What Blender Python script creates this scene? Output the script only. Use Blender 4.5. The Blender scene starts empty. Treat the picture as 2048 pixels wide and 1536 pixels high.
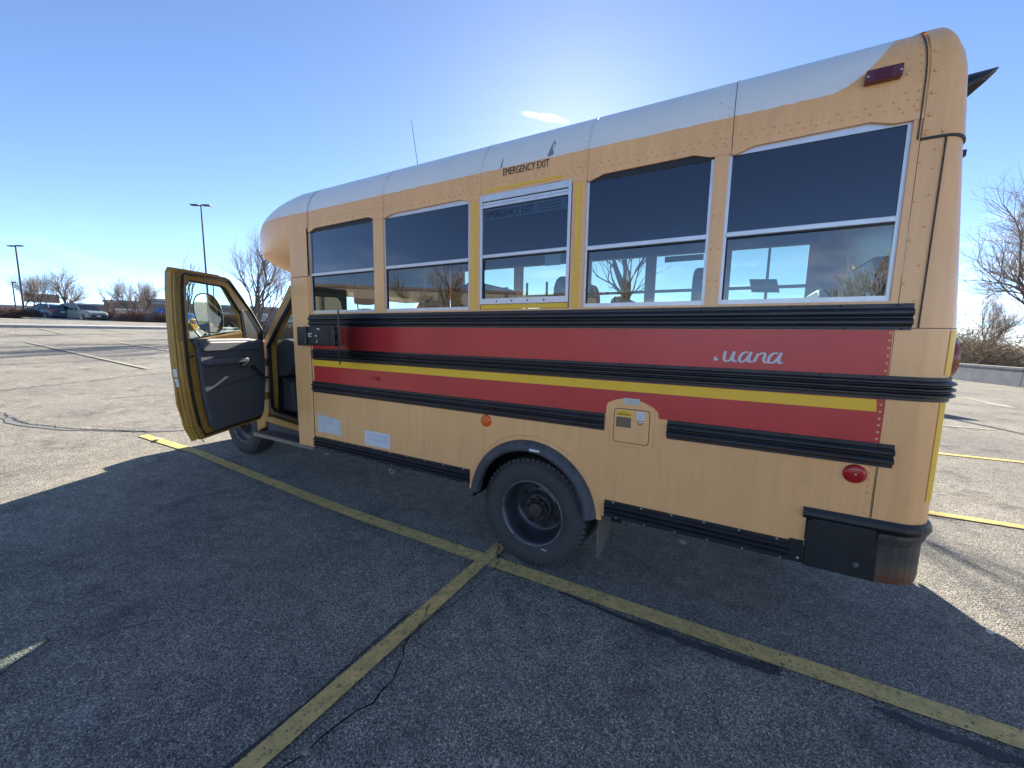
import bpy, math, random
from math import sin, cos, pi, radians, sqrt, tan
from mathutils import Vector, Matrix
random.seed(7)
S = bpy.context.scene
COL = S.collection

# ------------------------------------------------------------ camera, world, sun, exposure
CAM = (1.107, -2.213, 1.540)
yaw, pit, rol, FPX = -0.507, -0.122, 0.017, 782.157
F = Vector((sin(yaw)*cos(pit), cos(yaw)*cos(pit), sin(pit)))
R = F.cross(Vector((0, 0, 1))).normalized(); U = R.cross(F)
R2 = R*cos(rol)+U*sin(rol); U2 = U*cos(rol)-R*sin(rol)
cd = bpy.data.cameras.new('camera'); cam = bpy.data.objects.new('camera', cd); COL.objects.link(cam)
M = Matrix((R2, U2, -F)).transposed().to_4x4(); M.translation = Vector(CAM)
cam.matrix_world = M
cd.sensor_width = 36; cd.lens = FPX/2048*36; cd.clip_start = 0.05; cd.clip_end = 3000
S.camera = cam

SUN_AZ, SUN_EL = -21.5, 25.0        # azimuth from +Y towards +X
w = bpy.data.worlds.new('World'); S.world = w; w.use_nodes = True
nt = w.node_tree; nt.nodes.clear()
N = nt.nodes.new; L = nt.links.new
out = N('ShaderNodeOutputWorld'); bg = N('ShaderNodeBackground'); bg.inputs['Strength'].default_value = 0.065
sky = N('ShaderNodeTexSky'); sky.sky_type = 'NISHITA'; sky.sun_disc = False
sky.sun_elevation = radians(SUN_EL); sky.sun_rotation = radians(SUN_AZ)
sky.altitude = 1600; sky.air_density = 0.60; sky.dust_density = 0.24; sky.ozone_density = 2.4
tc = N('ShaderNodeTexCoord')
# thin low clouds: noise over the direction, flattened towards the horizon
sep = N('ShaderNodeSeparateXYZ'); L(tc.outputs['Generated'], sep.inputs[0])
zc = N('ShaderNodeMath'); zc.operation = 'MAXIMUM'; zc.inputs[1].default_value = 0.0; L(sep.outputs['Z'], zc.inputs[0])
za = N('ShaderNodeMath'); za.operation = 'ADD'; za.inputs[1].default_value = 0.12; L(zc.outputs[0], za.inputs[0])
dx = N('ShaderNodeMath'); dx.operation = 'DIVIDE'; L(sep.outputs['X'], dx.inputs[0]); L(za.outputs[0], dx.inputs[1])
dy = N('ShaderNodeMath'); dy.operation = 'DIVIDE'; L(sep.outputs['Y'], dy.inputs[0]); L(za.outputs[0], dy.inputs[1])
cmb = N('ShaderNodeCombineXYZ'); L(dx.outputs[0], cmb.inputs[0]); L(dy.outputs[0], cmb.inputs[1])
nz = N('ShaderNodeTexNoise'); nz.inputs['Scale'].default_value = 1.1; nz.inputs['Detail'].default_value = 9; nz.inputs['Roughness'].default_value = 0.62
L(cmb.outputs[0], nz.inputs['Vector'])
cr = N('ShaderNodeValToRGB'); cr.color_ramp.elements[0].position = 0.56; cr.color_ramp.elements[1].position = 0.74
low = N('ShaderNodeMapRange'); low.inputs['From Min'].default_value = 0.0; low.inputs['From Max'].default_value = 0.20
low.inputs['To Min'].default_value = 0.11; low.inputs['To Max'].default_value = 0.0; L(sep.outputs['Z'], low.inputs['Value'])
nad = N('ShaderNodeMath'); nad.operation = 'ADD'; L(nz.outputs['Fac'], nad.inputs[0]); L(low.outputs[0], nad.inputs[1])
L(nad.outputs[0], cr.inputs[0])
lo = N('ShaderNodeMapRange'); lo.inputs['From Min'].default_value = 0.02; lo.inputs['From Max'].default_value = 0.24
lo.inputs['To Min'].default_value = 0.9; lo.inputs['To Max'].default_value = 0.0; L(sep.outputs['Z'], lo.inputs['Value'])
mm = N('ShaderNodeMath'); mm.operation = 'MULTIPLY'; L(cr.outputs[0], mm.inputs[0]); L(lo.outputs[0], mm.inputs[1])
mx = N('ShaderNodeMixRGB'); mx.inputs[2].default_value = (9.5, 9.7, 10.2, 1)
cl2 = N('ShaderNodeMapRange'); cl2.inputs['From Min'].default_value = -0.95; cl2.inputs['From Max'].default_value = -0.35
cl2.inputs['To Min'].default_value = 0.12; cl2.inputs['To Max'].default_value = 1.0; L(sep.outputs['X'], cl2.inputs['Value'])
m2 = N('ShaderNodeMath'); m2.operation = 'MULTIPLY'; L(mm.outputs[0], m2.inputs[0]); L(cl2.outputs[0], m2.inputs[1])
# one small torn cloud just left of the sun
def vdot(vec):
    d_ = N('ShaderNodeVectorMath'); d_.operation = 'DOT_PRODUCT'; L(tc.outputs['Generated'], d_.inputs[0]); d_.inputs[1].default_value = vec; return d_.outputs['Value']
d0 = Vector((-0.378, 0.804, 0.459)).normalized(); ax = d0.cross(Vector((0, 0, 1))).normalized(); ay = ax.cross(d0); a1 = (ax*.985-ay*.17).normalized(); a2 = (ay*.985+ax*.17).normalized()
def mth(op, a, b):
    q = N('ShaderNodeMath'); q.operation = op
    for i, v in enumerate((a, b)):
        if isinstance(v, (int, float)): q.inputs[i].default_value = v
        else: L(v, q.inputs[i])
    return q.outputs[0]
wn = N('ShaderNodeTexNoise'); wn.inputs['Scale'].default_value = 26; wn.inputs['Detail'].default_value = 7; L(tc.outputs['Generated'], wn.inputs['Vector'])
e_ = mth('ADD', mth('POWER', mth('ABSOLUTE', mth('DIVIDE', vdot(a1), .062), 0), 2.0), mth('POWER', mth('ABSOLUTE', mth('DIVIDE', vdot(a2), .0085), 0), 2.0))
wv = mth('SUBTRACT', mth('MULTIPLY', wn.outputs['Fac'], 2.1), mth('ADD', e_, 0.25)); front = mth('GREATER_THAN', vdot(d0), 0.5)
wc = N('ShaderNodeClamp'); L(mth('MULTIPLY', mth("MULTIPLY", wv, 0.32), front), wc.inputs[0])
m3 = mth('MAXIMUM', m2.outputs[0], wc.outputs[0])
L(m3, mx.inputs[0]); L(sky.outputs[0], mx.inputs[1])
L(mx.outputs[0], bg.inputs['Color']); L(bg.outputs[0], out.inputs['Surface'])

sl = bpy.data.lights.new('sun', 'SUN'); sl.energy = 3.4; sl.angle = radians(0.53); sl.color = (1.0, 0.93, 0.81)
so = bpy.data.objects.new('sun', sl); COL.objects.link(so)
sd = Vector((sin(radians(SUN_AZ))*cos(radians(SUN_EL)), cos(radians(SUN_AZ))*cos(radians(SUN_EL)), sin(radians(SUN_EL))))
so.rotation_euler = sd.to_track_quat('Z', 'Y').to_euler(); so.location = (-10, 20, 20)
S.view_settings.view_transform = 'Standard'; S.view_settings.look = 'None'
S.view_settings.gamma = 1.0; S.view_settings.exposure = 2.27; S.view_settings.use_curve_mapping = False
S.render.engine = 'CYCLES'
S.cycles.max_bounces = 8; S.cycles.transparent_max_bounces = 24

# ------------------------------------------------------------ materials
def mat(name, col, rough=0.5, metal=0.0, spec=0.5, var=0.0, vs=6.0, bump=0.0, bs=60.0, streak=0.0, emit=None, coat=0.0, dirt=0.0):
    m = bpy.data.materials.new(name); m.use_nodes = True
    n = m.node_tree.nodes; l = m.node_tree.links; b = n['Principled BSDF']
    b.inputs['Base Color'].default_value = (*col, 1); b.inputs['Roughness'].default_value = rough
    b.inputs['Metallic'].default_value = metal; b.inputs['Specular IOR Level'].default_value = spec
    if coat: b.inputs['Coat Weight'].default_value = coat; b.inputs['Coat Roughness'].default_value = 0.15
    t = n.new('ShaderNodeTexCoord')
    if var or streak:
        a = n.new('ShaderNodeTexNoise'); a.inputs['Scale'].default_value = vs; a.inputs['Detail'].default_value = 6; a.inputs['Roughness'].default_value = 0.65
        l.new(t.outputs['Object'], a.inputs['Vector'])
        mr = n.new('ShaderNodeMapRange'); mr.inputs['From Min'].default_value = 0.3; mr.inputs['From Max'].default_value = 0.7
        mr.inputs['To Min'].default_value = 1-var; mr.inputs['To Max'].default_value = 1+var*0.6; l.new(a.outputs['Fac'], mr.inputs['Value'])
        last = mr.outputs[0]
        if streak:
            mp = n.new('ShaderNodeMapping'); mp.inputs['Scale'].default_value = (22, 22, 1.1); l.new(t.outputs['Object'], mp.inputs['Vector'])
            s2 = n.new('ShaderNodeTexNoise'); s2.inputs['Scale'].default_value = 1.6; s2.inputs['Detail'].default_value = 4; l.new(mp.outputs[0], s2.inputs['Vector'])
            r2 = n.new('ShaderNodeMapRange'); r2.inputs['From Min'].default_value = 0.35; r2.inputs['From Max'].default_value = 0.75
            r2.inputs['To Min'].default_value = 1.0; r2.inputs['To Max'].default_value = 1-streak; l.new(s2.outputs['Fac'], r2.inputs['Value'])
            mu = n.new('ShaderNodeMath'); mu.operation = 'MULTIPLY'; l.new(last, mu.inputs[0]); l.new(r2.outputs[0], mu.inputs[1]); last = mu.outputs[0]
        hs = n.new('ShaderNodeHueSaturation'); hs.inputs['Color'].default_value = (*col, 1); l.new(last, hs.inputs['Value'])
        l.new(hs.outputs[0], b.inputs['Base Color'])
        if dirt:        # small stains, scuffs and rusty runs
            mp = n.new('ShaderNodeMapping'); mp.inputs['Scale'].default_value = (9, 9, 2.2); l.new(t.outputs['Object'], mp.inputs['Vector'])
            dn = n.new('ShaderNodeTexNoise'); dn.inputs['Scale'].default_value = 1.0; dn.inputs['Detail'].default_value = 8; dn.inputs['Roughness'].default_value = 0.72; l.new(mp.outputs[0], dn.inputs['Vector'])
            dr = n.new('ShaderNodeMapRange'); dr.inputs['From Min'].default_value = 0.60; dr.inputs['From Max'].default_value = 0.80; dr.inputs['To Max'].default_value = dirt; l.new(dn.outputs['Fac'], dr.inputs['Value'])
            dm = n.new('ShaderNodeMixRGB'); dm.inputs[2].default_value = (col[0]*.42, col[1]*.40, col[2]*.55, 1); l.new(dr.outputs[0], dm.inputs[0]); l.new(hs.outputs[0], dm.inputs[1]); l.new(dm.outputs[0], b.inputs['Base Color'])
    if bump:
        a = n.new('ShaderNodeTexNoise'); a.inputs['Scale'].default_value = bs; a.inputs['Detail'].default_value = 4
        l.new(t.outputs['Object'], a.inputs['Vector'])
        bp = n.new('ShaderNodeBump'); bp.inputs['Strength'].default_value = bump; bp.inputs['Distance'].default_value = 0.01
        l.new(a.outputs['Fac'], bp.inputs['Height']); l.new(bp.outputs[0], b.inputs['Normal'])
    if emit:
        b.inputs['Emission Color'].default_value = (*emit[0], 1); b.inputs['Emission Strength'].default_value = emit[1]
    return m

def glass(name, tint, refl=1.0, rough=0.0, f0=0.05, power=4.5, dark=None, darkfac=0.0):
    """thin pane: tinted see-through layer under a Fresnel reflection; dark mixes in an opaque dark diffuse share"""
    m = bpy.data.materials.new(name); m.use_nodes = True
    n = m.node_tree.nodes; l = m.node_tree.links; n.clear()
    o = n.new('ShaderNodeOutputMaterial'); tr = n.new('ShaderNodeBsdfTransparent'); tr.inputs[0].default_value = (*tint, 1)
    gl = n.new('ShaderNodeBsdfGlossy'); gl.inputs['Roughness'].default_value = rough; gl.inputs[0].default_value = (refl, refl, refl, 1)
    lw = n.new('ShaderNodeLayerWeight'); lw.inputs['Blend'].default_value = 0.5
    pw = n.new('ShaderNodeMath'); pw.operation = 'POWER'; pw.inputs[1].default_value = power; l.new(lw.outputs['Facing'], pw.inputs[0])
    fr = n.new('ShaderNodeMath'); fr.operation = 'MULTIPLY_ADD'; fr.inputs[1].default_value = 1-f0; fr.inputs[2].default_value = f0; l.new(pw.outputs[0], fr.inputs[0])
    base = tr
    if dark:
        df = n.new('ShaderNodeBsdfDiffuse'); df.inputs[0].default_value = (*dark, 1)
        m0 = n.new('ShaderNodeMixShader'); m0.inputs[0].default_value = darkfac
        l.new(tr.outputs[0], m0.inputs[1]); l.new(df.outputs[0], m0.inputs[2]); base = m0
    ms = n.new('ShaderNodeMixShader'); l.new(fr.outputs[0], ms.inputs[0]); l.new(base.outputs[0], ms.inputs[1]); l.new(gl.outputs[0], ms.inputs[2])
    l.new(ms.outputs[0], o.inputs[0])
    return m

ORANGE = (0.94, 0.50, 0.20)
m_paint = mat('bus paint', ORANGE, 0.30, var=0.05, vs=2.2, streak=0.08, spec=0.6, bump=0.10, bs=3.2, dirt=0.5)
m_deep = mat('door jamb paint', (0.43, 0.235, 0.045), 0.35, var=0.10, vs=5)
m_red = mat('red band', (0.58, 0.045, 0.042), 0.28, var=0.12, vs=3, bump=.06, bs=4, spec=0.5, streak=0.05)
m_tape = mat('yellow tape', (0.93, 0.55, 0.03), 0.4, var=0.06, vs=14)
m_rub = mat('black rub rail', (0.022, 0.023, 0.027), 0.38, spec=0.5, var=0.35, vs=7, streak=0.2)
m_black = mat('black paint', (0.014, 0.015, 0.018), 0.42, var=0.3, vs=9)
m_alu = mat('aluminium', (0.66, 0.66, 0.67), 0.38, metal=0.55, var=0.10, vs=12)
m_tyre = mat('tyre', (0.055, 0.054, 0.052), 0.75, var=0.22, vs=7, bump=0.10, bs=90)
m_rim = mat('steel rim', (0.040, 0.042, 0.048), 0.33, var=0.45, vs=9, spec=0.6)
m_lip = mat('worn rim lip', (0.17, 0.17, 0.175), 0.32, metal=0.4, var=0.7, vs=16)
m_grime = mat('greasy hub', (0.055, 0.042, 0.034), 0.5, var=0.6, vs=40, bump=0.6, bs=120)
m_flare = mat('grey rubber fender', (0.085, 0.088, 0.096), 0.55, var=0.3, vs=5, streak=0.35)
m_flap = mat('mud flap', (0.15, 0.135, 0.125), 0.7, var=0.2)
m_in = mat('interior grey', (0.22, 0.22, 0.23), 0.7)
m_indark = mat('interior dark', (0.062, 0.066, 0.076), 0.6, var=0.15)
m_trim = mat('door trim grey', (0.088, 0.096, 0.114), 0.55, var=0.08, vs=4, bump=0.03, bs=200)
m_seat = mat('seat vinyl', (0.05, 0.055, 0.065), 0.45, var=0.1, vs=4)
m_seal = mat('rubber seal', (0.012, 0.012, 0.014), 0.5)
m_white = mat('white sticker', (0.72, 0.72, 0.72), 0.5, var=0.12, vs=30)
m_paper = mat('torn paper', (0.66, 0.66, 0.62), 0.7, var=0.2, vs=22)
m_print = mat('grey print', (0.34, 0.38, 0.44), 0.6)
m_ink = mat('black lettering', (0.035, 0.030, 0.028), 0.5)
m_redlens = mat('red lens', (0.42, 0.012, 0.015), 0.18, spec=0.6)
m_dredlens = mat('dark red lens', (0.12, 0.012, 0.02), 0.22, spec=0.6)
m_amber = mat('orange reflector', (0.80, 0.13, 0.012), 0.25, spec=0.6)
m_rust = None
m_chrome = mat('mirror glass', (0.82, 0.84, 0.85), 0.02, metal=1.0)
m_pane = glass('clear pane', (0.62, 0.70, 0.67), 0.95, f0=0.11)
m_farpane = glass('far pane', (0.52, 0.66, 0.57), 0.95, f0=0.06)
m_dark = glass('dark upper pane', (0.16, 0.18, 0.22), 0.95, f0=0.065, power=2.6, dark=(0.010, 0.020, 0.048), darkfac=0.85)  # near upper panes: mostly opaque dark navy, unlike the far ones
m_cabglass = glass('cab glass', (0.74, 0.90, 0.86), 0.9, f0=0.05)
m_hubsilver = mat('silver', (0.5, 0.5, 0.5), 0.35, metal=0.8)
m_galv = mat('weathered step', (0.14, 0.12, 0.11), 0.6, var=0.3, vs=9)
m_scar = mat('bare primer', (0.20, 0.22, 0.25), 0.6, var=0.2)
m_tail = mat('amber tail lens', (0.26, 0.045, 0.012), 0.25, spec=0.6)

# roof: white above a wavy painted line, orange below
def roof_mat():
    m = mat('roof paint', ORANGE, 0.32, var=0.05, vs=2.2, streak=0.10, spec=0.6, bump=0.08, bs=3.2, dirt=0.5)
    n = m.node_tree.nodes; l = m.node_tree.links; b = n['Principled BSDF']
    src = b.inputs['Base Color'].links[0].from_socket
    t = n.new('ShaderNodeTexCoord'); s = n.new('ShaderNodeSeparateXYZ'); l.new(t.outputs['Object'], s.inputs[0])
    def ma(op, a, c):
        q = n.new('ShaderNodeMath'); q.operation = op
        for i, v in enumerate((a, c)):
            if isinstance(v, (int, float)): q.inputs[i].default_value = v
            else: l.new(v, q.inputs[i])
        return q.outputs[0]
    X = ma('ADD', s.outputs['X'], OX); Z = s.outputs['Z']
    tt = ma('MAXIMUM', ma('SUBTRACT', X, 1.36), 0.0)
    f = ma('ADD', ma('MULTIPLY', ma('POWER', tt, 2.3), 5.2), 2.575)
    t2 = ma('MAXIMUM', ma('SUBTRACT', -2.2, X), 0.0)                 # front cap: the line climbs gently, then closes at the nose
    f = ma('ADD', f, ma('MULTIPLY', t2, 0.02))
    t3 = ma('MAXIMUM', ma('SUBTRACT', -3.02, X), 0.0)
    f = ma('ADD', f, ma('MULTIPLY', ma('POWER', t3, 2.0), 6.0))
    rg = n.new('ShaderNodeTexNoise'); rg.inputs['Scale'].default_value = 30; rg.inputs['Detail'].default_value = 4; l.new(t.outputs['Object'], rg.inputs['Vector'])
    f = ma('ADD', f, ma('MULTIPLY', ma('SUBTRACT', rg.outputs['Fac'], 0.5), 0.014))
    fac = ma('MULTIPLY', ma('SUBTRACT', Z, f), 400.0)
    cl = n.new('ShaderNodeClamp'); l.new(fac, cl.inputs[0])
    a = n.new('ShaderNodeTexNoise'); a.inputs['Scale'].default_value = 3; a.inputs['Detail'].default_value = 6; l.new(t.outputs['Object'], a.inputs['Vector'])
    r = n.new('ShaderNodeValToRGB'); r.color_ramp.elements[0].color = (0.70, 0.69, 0.65, 1); r.color_ramp.elements[1].color = (0.86, 0.85, 0.80, 1); l.new(a.outputs['Fac'], r.inputs[0])
    mi = n.new('ShaderNodeMixRGB'); l.new(cl.outputs[0], mi.inputs[0]); l.new(src, mi.inputs[1]); l.new(r.outputs[0], mi.inputs[2])
    l.new(mi.outputs[0], b.inputs['Base Color'])
    return m
OX, OY = -1.3, 1.15          # base point of the bus
m_roof = roof_mat()

def rust_mat():
    m = mat('rusty bumper steel', (0.02, 0.022, 0.025), 0.5)
    n = m.node_tree.nodes; l = m.node_tree.links; b = n['Principled BSDF']
    t = n.new('ShaderNodeTexCoord'); s = n.new('ShaderNodeSeparateXYZ'); l.new(t.outputs['Object'], s.inputs[0])
    a = n.new('ShaderNodeTexNoise'); a.inputs['Scale'].default_value = 7; a.inputs['Detail'].default_value = 8; a.inputs['Roughness'].default_value = 0.7
    l.new(t.outputs['Object'], a.inputs['Vector'])
    mr = n.new('ShaderNodeMapRange'); mr.inputs['From Min'].default_value = 0.47; mr.inputs['From Max'].default_value = 0.60; mr.inputs['To Min'].default_value = 0.42; mr.inputs['To Max'].default_value = -0.02
    l.new(s.outputs['Z'], mr.inputs['Value'])
    ad = n.new('ShaderNodeMath'); ad.operation = 'ADD'; l.new(a.outputs['Fac'], ad.inputs[0]); l.new(mr.outputs[0], ad.inputs[1])
    r = n.new('ShaderNodeValToRGB'); e = r.color_ramp.elements
    e[0].position = 0.42; e[0].color = (0.022, 0.026, 0.030, 1); e[1].position = 0.85; e[1].color = (0.13, 0.048, 0.025, 1)
    k = e.new(0.55); k.color = (0.062, 0.055, 0.042, 1); k = e.new(0.68); k.color = (0.095, 0.060, 0.038, 1)
    l.new(ad.outputs[0], r.inputs[0]); l.new(r.outputs[0], b.inputs['Base Color'])
    bp = n.new('ShaderNodeBump'); bp.inputs['Strength'].default_value = 0.3; bp.inputs['Distance'].default_value = 0.01; l.new(a.outputs['Fac'], bp.inputs['Height']); l.new(bp.outputs[0], b.inputs['Normal'])
    return m
m_rust = rust_mat()

# ------------------------------------------------------------ mesh helpers
ORG = {}
class MB:
    def __init__(s): s.v = []; s.f = []
    def add(s, vs, fs):
        o = len(s.v); s.v += [tuple(v) for v in vs]; s.f += [tuple(i+o for i in f) for f in fs]; return s
    def box(s, x0, x1, y0, y1, z0, z1):
        v = [(x, y, z) for x in (x0, x1) for y in (y0, y1) for z in (z0, z1)]
        return s.add(v, [(0, 1, 3, 2), (4, 6, 7, 5), (0, 4, 5, 1), (2, 3, 7, 6), (0, 2, 6, 4), (1, 5, 7, 3)])
    def prismY(s, p, y0, y1):          # polygon in XZ
        n = len(p); v = [(x, y0, z) for x, z in p]+[(x, y1, z) for x, z in p]
        return s.add(v, [tuple(range(n)), tuple(range(2*n-1, n-1, -1))]+[(i, (i+1) % n, n+(i+1) % n, n+i) for i in range(n)])
    def prismX(s, p, x0, x1):          # polygon in YZ
        n = len(p); v = [(x0, y, z) for y, z in p]+[(x1, y, z) for y, z in p]
        return s.add(v, [tuple(range(n)), tuple(range(2*n-1, n-1, -1))]+[(i, (i+1) % n, n+(i+1) % n, n+i) for i in range(n)])
    def prismZ(s, p, z0, z1):
        n = len(p); v = [(x, y, z0) for x, y in p]+[(x, y, z1) for x, y in p]
        return s.add(v, [tuple(range(n)), tuple(range(2*n-1, n-1, -1))]+[(i, (i+1) % n, n+(i+1) % n, n+i) for i in range(n)])
    def grid(s, rows, close=False):
        n = len(rows[0]); v = [q for r in rows for q in r]; f = []
        for i in range(len(rows)-1):
            for j in range(n if close else n-1):
                f.append((i*n+j, i*n+(j+1) % n, (i+1)*n+(j+1) % n, (i+1)*n+j))
        return s.add(v, f)
    def sweep(s, prof, path, caps=True):       # prof (out, z) closed; path (x, y); outward = right of travel direction
        rows = []
        for i, (x, y) in enumerate(path):
            a = path[max(i-1, 0)]; b = path[min(i+1, len(path)-1)]
            dxx, dyy = b[0]-a[0], b[1]-a[1]; q = sqrt(dxx*dxx+dyy*dyy) or 1
            nx, ny = dyy/q, -dxx/q
            rows.append([(x+nx*o, y+ny*o, z) for o, z in prof])
        s.grid(rows, True)
        if caps:
            n = len(prof); o = len(s.v); s.v += rows[0]+rows[-1]; s.f += [tuple(range(o, o+n)), tuple(range(o+2*n-1, o+n-1, -1))]
        return s
    def tube(s, pts, r, n=8, r2=None):
        rows = []; m = len(pts); pts = [Vector(p) for p in pts]
        for i, p in enumerate(pts):
            d = (pts[min(i+1, m-1)]-pts[max(i-1, 0)]).normalized()
            u = d.cross(Vector((0, 0, 1)) if abs(d.z) < 0.9 else Vector((1, 0, 0))).normalized(); v = d.cross(u)
            rr = r if r2 is None else r+(r2-r)*i/max(m-1, 1)
            rows.append([tuple(p+u*rr*cos(2*pi*k/n)+v*rr*sin(2*pi*k/n)) for k in range(n)])
        s.grid(rows, True); o = len(s.v); s.v += rows[0]+rows[-1]; s.f += [tuple(range(o, o+n)), tuple(range(o+2*n-1, o+n-1, -1))]
        return s
    def lathe(s, prof, c, axis='Y', n=48, a0=0, a1=2*pi):     # prof (r, h) round axis through c
        full = abs(a1-a0-2*pi) < 1e-6; k = n if full else n+1; rows = []
        for r, h in prof:
            row = []
            for i in range(k):
                a = a0+(a1-a0)*i/n
                if axis == 'Y': row.append((c[0]+r*cos(a), c[1]+h, c[2]+r*sin(a)))
                elif axis == 'X': row.append((c[0]+h, c[1]+r*cos(a), c[2]+r*sin(a)))
                else: row.append((c[0]+r*cos(a), c[1]+r*sin(a), c[2]+h))
            rows.append(row)
        return s.grid(rows, full)
    def rivet(s, x, y, z, r=0.006, d=0.004, nrm=(0, -1, 0)):
        nv = Vector(nrm); u = nv.cross(Vector((0, 0, 1))).normalized() if abs(nv.z) < .9 else Vector((1, 0, 0)); v = nv.cross(u); p = Vector((x, y, z))
        rows = [[tuple(p+(u*cos(k*pi/3.5)+v*sin(k*pi/3.5))*rr+nv*dd) for k in range(7)] for rr, dd in ((r, 0.0003), (r*.75, d*.75), (r*.3, d))]
        s.grid(rows, True); o = len(s.v); s.v += rows[2]; s.f.append(tuple(range(o, o+7))); return s
    def build(s, name, m, parent=None, smooth=False, label=None, bevel=0, kind=None, org=None, tri=False):
        me = bpy.data.meshes.new(name); o = bpy.data.objects.new(name, me); COL.objects.link(o)
        g = org if org is not None else (ORG.get(parent.name, (0, 0, 0)) if parent else (0, 0, 0))
        me.from_pydata([(a-g[0], b-g[1], c-g[2]) for a, b, c in s.v], [], s.f); me.materials.append(m)
        import bmesh
        bm = bmesh.new(); bm.from_mesh(me); bmesh.ops.recalc_face_normals(bm, faces=bm.faces); bm.to_mesh(me); bm.free()
        if smooth: me.polygons.foreach_set('use_smooth', [True]*len(me.polygons))
        if parent: o.parent = parent; ORG[o.name] = g
        elif org is not None: o.location = org; ORG[o.name] = org
        else: ORG[o.name] = (0, 0, 0)
        if label: o['label'] = label
        if kind: o['kind'] = kind
        if bevel:
            b = o.modifiers.new('bevel', 'BEVEL'); b.width = bevel; b.segments = 2; b.limit_method = 'ANGLE'
        return o
def raw(name, vs, fs, m):
    me = bpy.data.meshes.new(name); me.from_pydata(vs, [], fs); me.materials.append(m); return me
def empty(name, loc, label, cat, group=None):
    o = bpy.data.objects.new(name, None); COL.objects.link(o); o.location = loc; o.empty_display_size = 0.2
    ORG[o.name] = tuple(loc); return tag(o, label, cat, group)
def tag(o, label=None, cat=None, group=None, kind=None):
    if label: o['label'] = label
    if cat: o['category'] = cat
    if group: o['group'] = group
    if kind: o['kind'] = kind
    return o
def copy_thing(o, loc, rz=0, sc=1.0, label=None, group=None, parent=None):
    c = o.copy(); COL.objects.link(c)
    if parent is None:
        c.location = loc; c.rotation_euler = (0, 0, rz); c.scale = (sc, sc, sc) if not isinstance(sc, tuple) else sc
        if label: c['label'] = label
        if group: c['group'] = group
    else: c.parent = parent
    for ch in list(o.children): copy_thing(ch, None, parent=c)
    return c
def text_mesh(body, size, m, sx=1.0, bold=0.0, space=1.0):
    cu = bpy.data.curves.new('t', 'FONT'); cu.body = body; cu.size = size; cu.extrude = 0.0006; cu.offset = bold; cu.space_character = space
    o = bpy.data.objects.new('t', cu); COL.objects.link(o)
    bpy.context.view_layer.update()
    dg = bpy.context.evaluated_depsgraph_get(); me = bpy.data.meshes.new_from_object(o.evaluated_get(dg))
    bpy.data.objects.remove(o); me.materials.clear(); me.materials.append(m)
    for v in me.vertices: v.co.x *= sx
    return me
def put_text(name, body, size, m, x, y, z, parent, sx=1.0, bold=0.0, width=None, mirror=False, tilt=0, shear=0):
    me = text_mesh(body, size, m, sx, bold)
    x0 = min(v.co.x for v in me.vertices); x1 = max(v.co.x for v in me.vertices); k = (width/(x1-x0)) if width else 1
    g = ORG[parent.name]
    for v in me.vertices:
        a = (v.co.x-x0)*k+shear*v.co.y; b = v.co.y; d = v.co.z
        if mirror: a = (width or (x1-x0))-a
        v.co = (x+a-g[0], y-d-g[1]+b*tilt, z+b-g[2])
    o = bpy.data.objects.new(name, me); COL.objects.link(o); o.parent = parent; ORG[o.name] = g
    return o

def gz(x):
    t = max(0.0, -1.5-x); a = .055*t*t/(t+1.2)
    if x < -42:
        t2 = 40.5; a = .055*t2*t2/(t2+1.2)+0.012*(-42-x)
    return a

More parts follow.
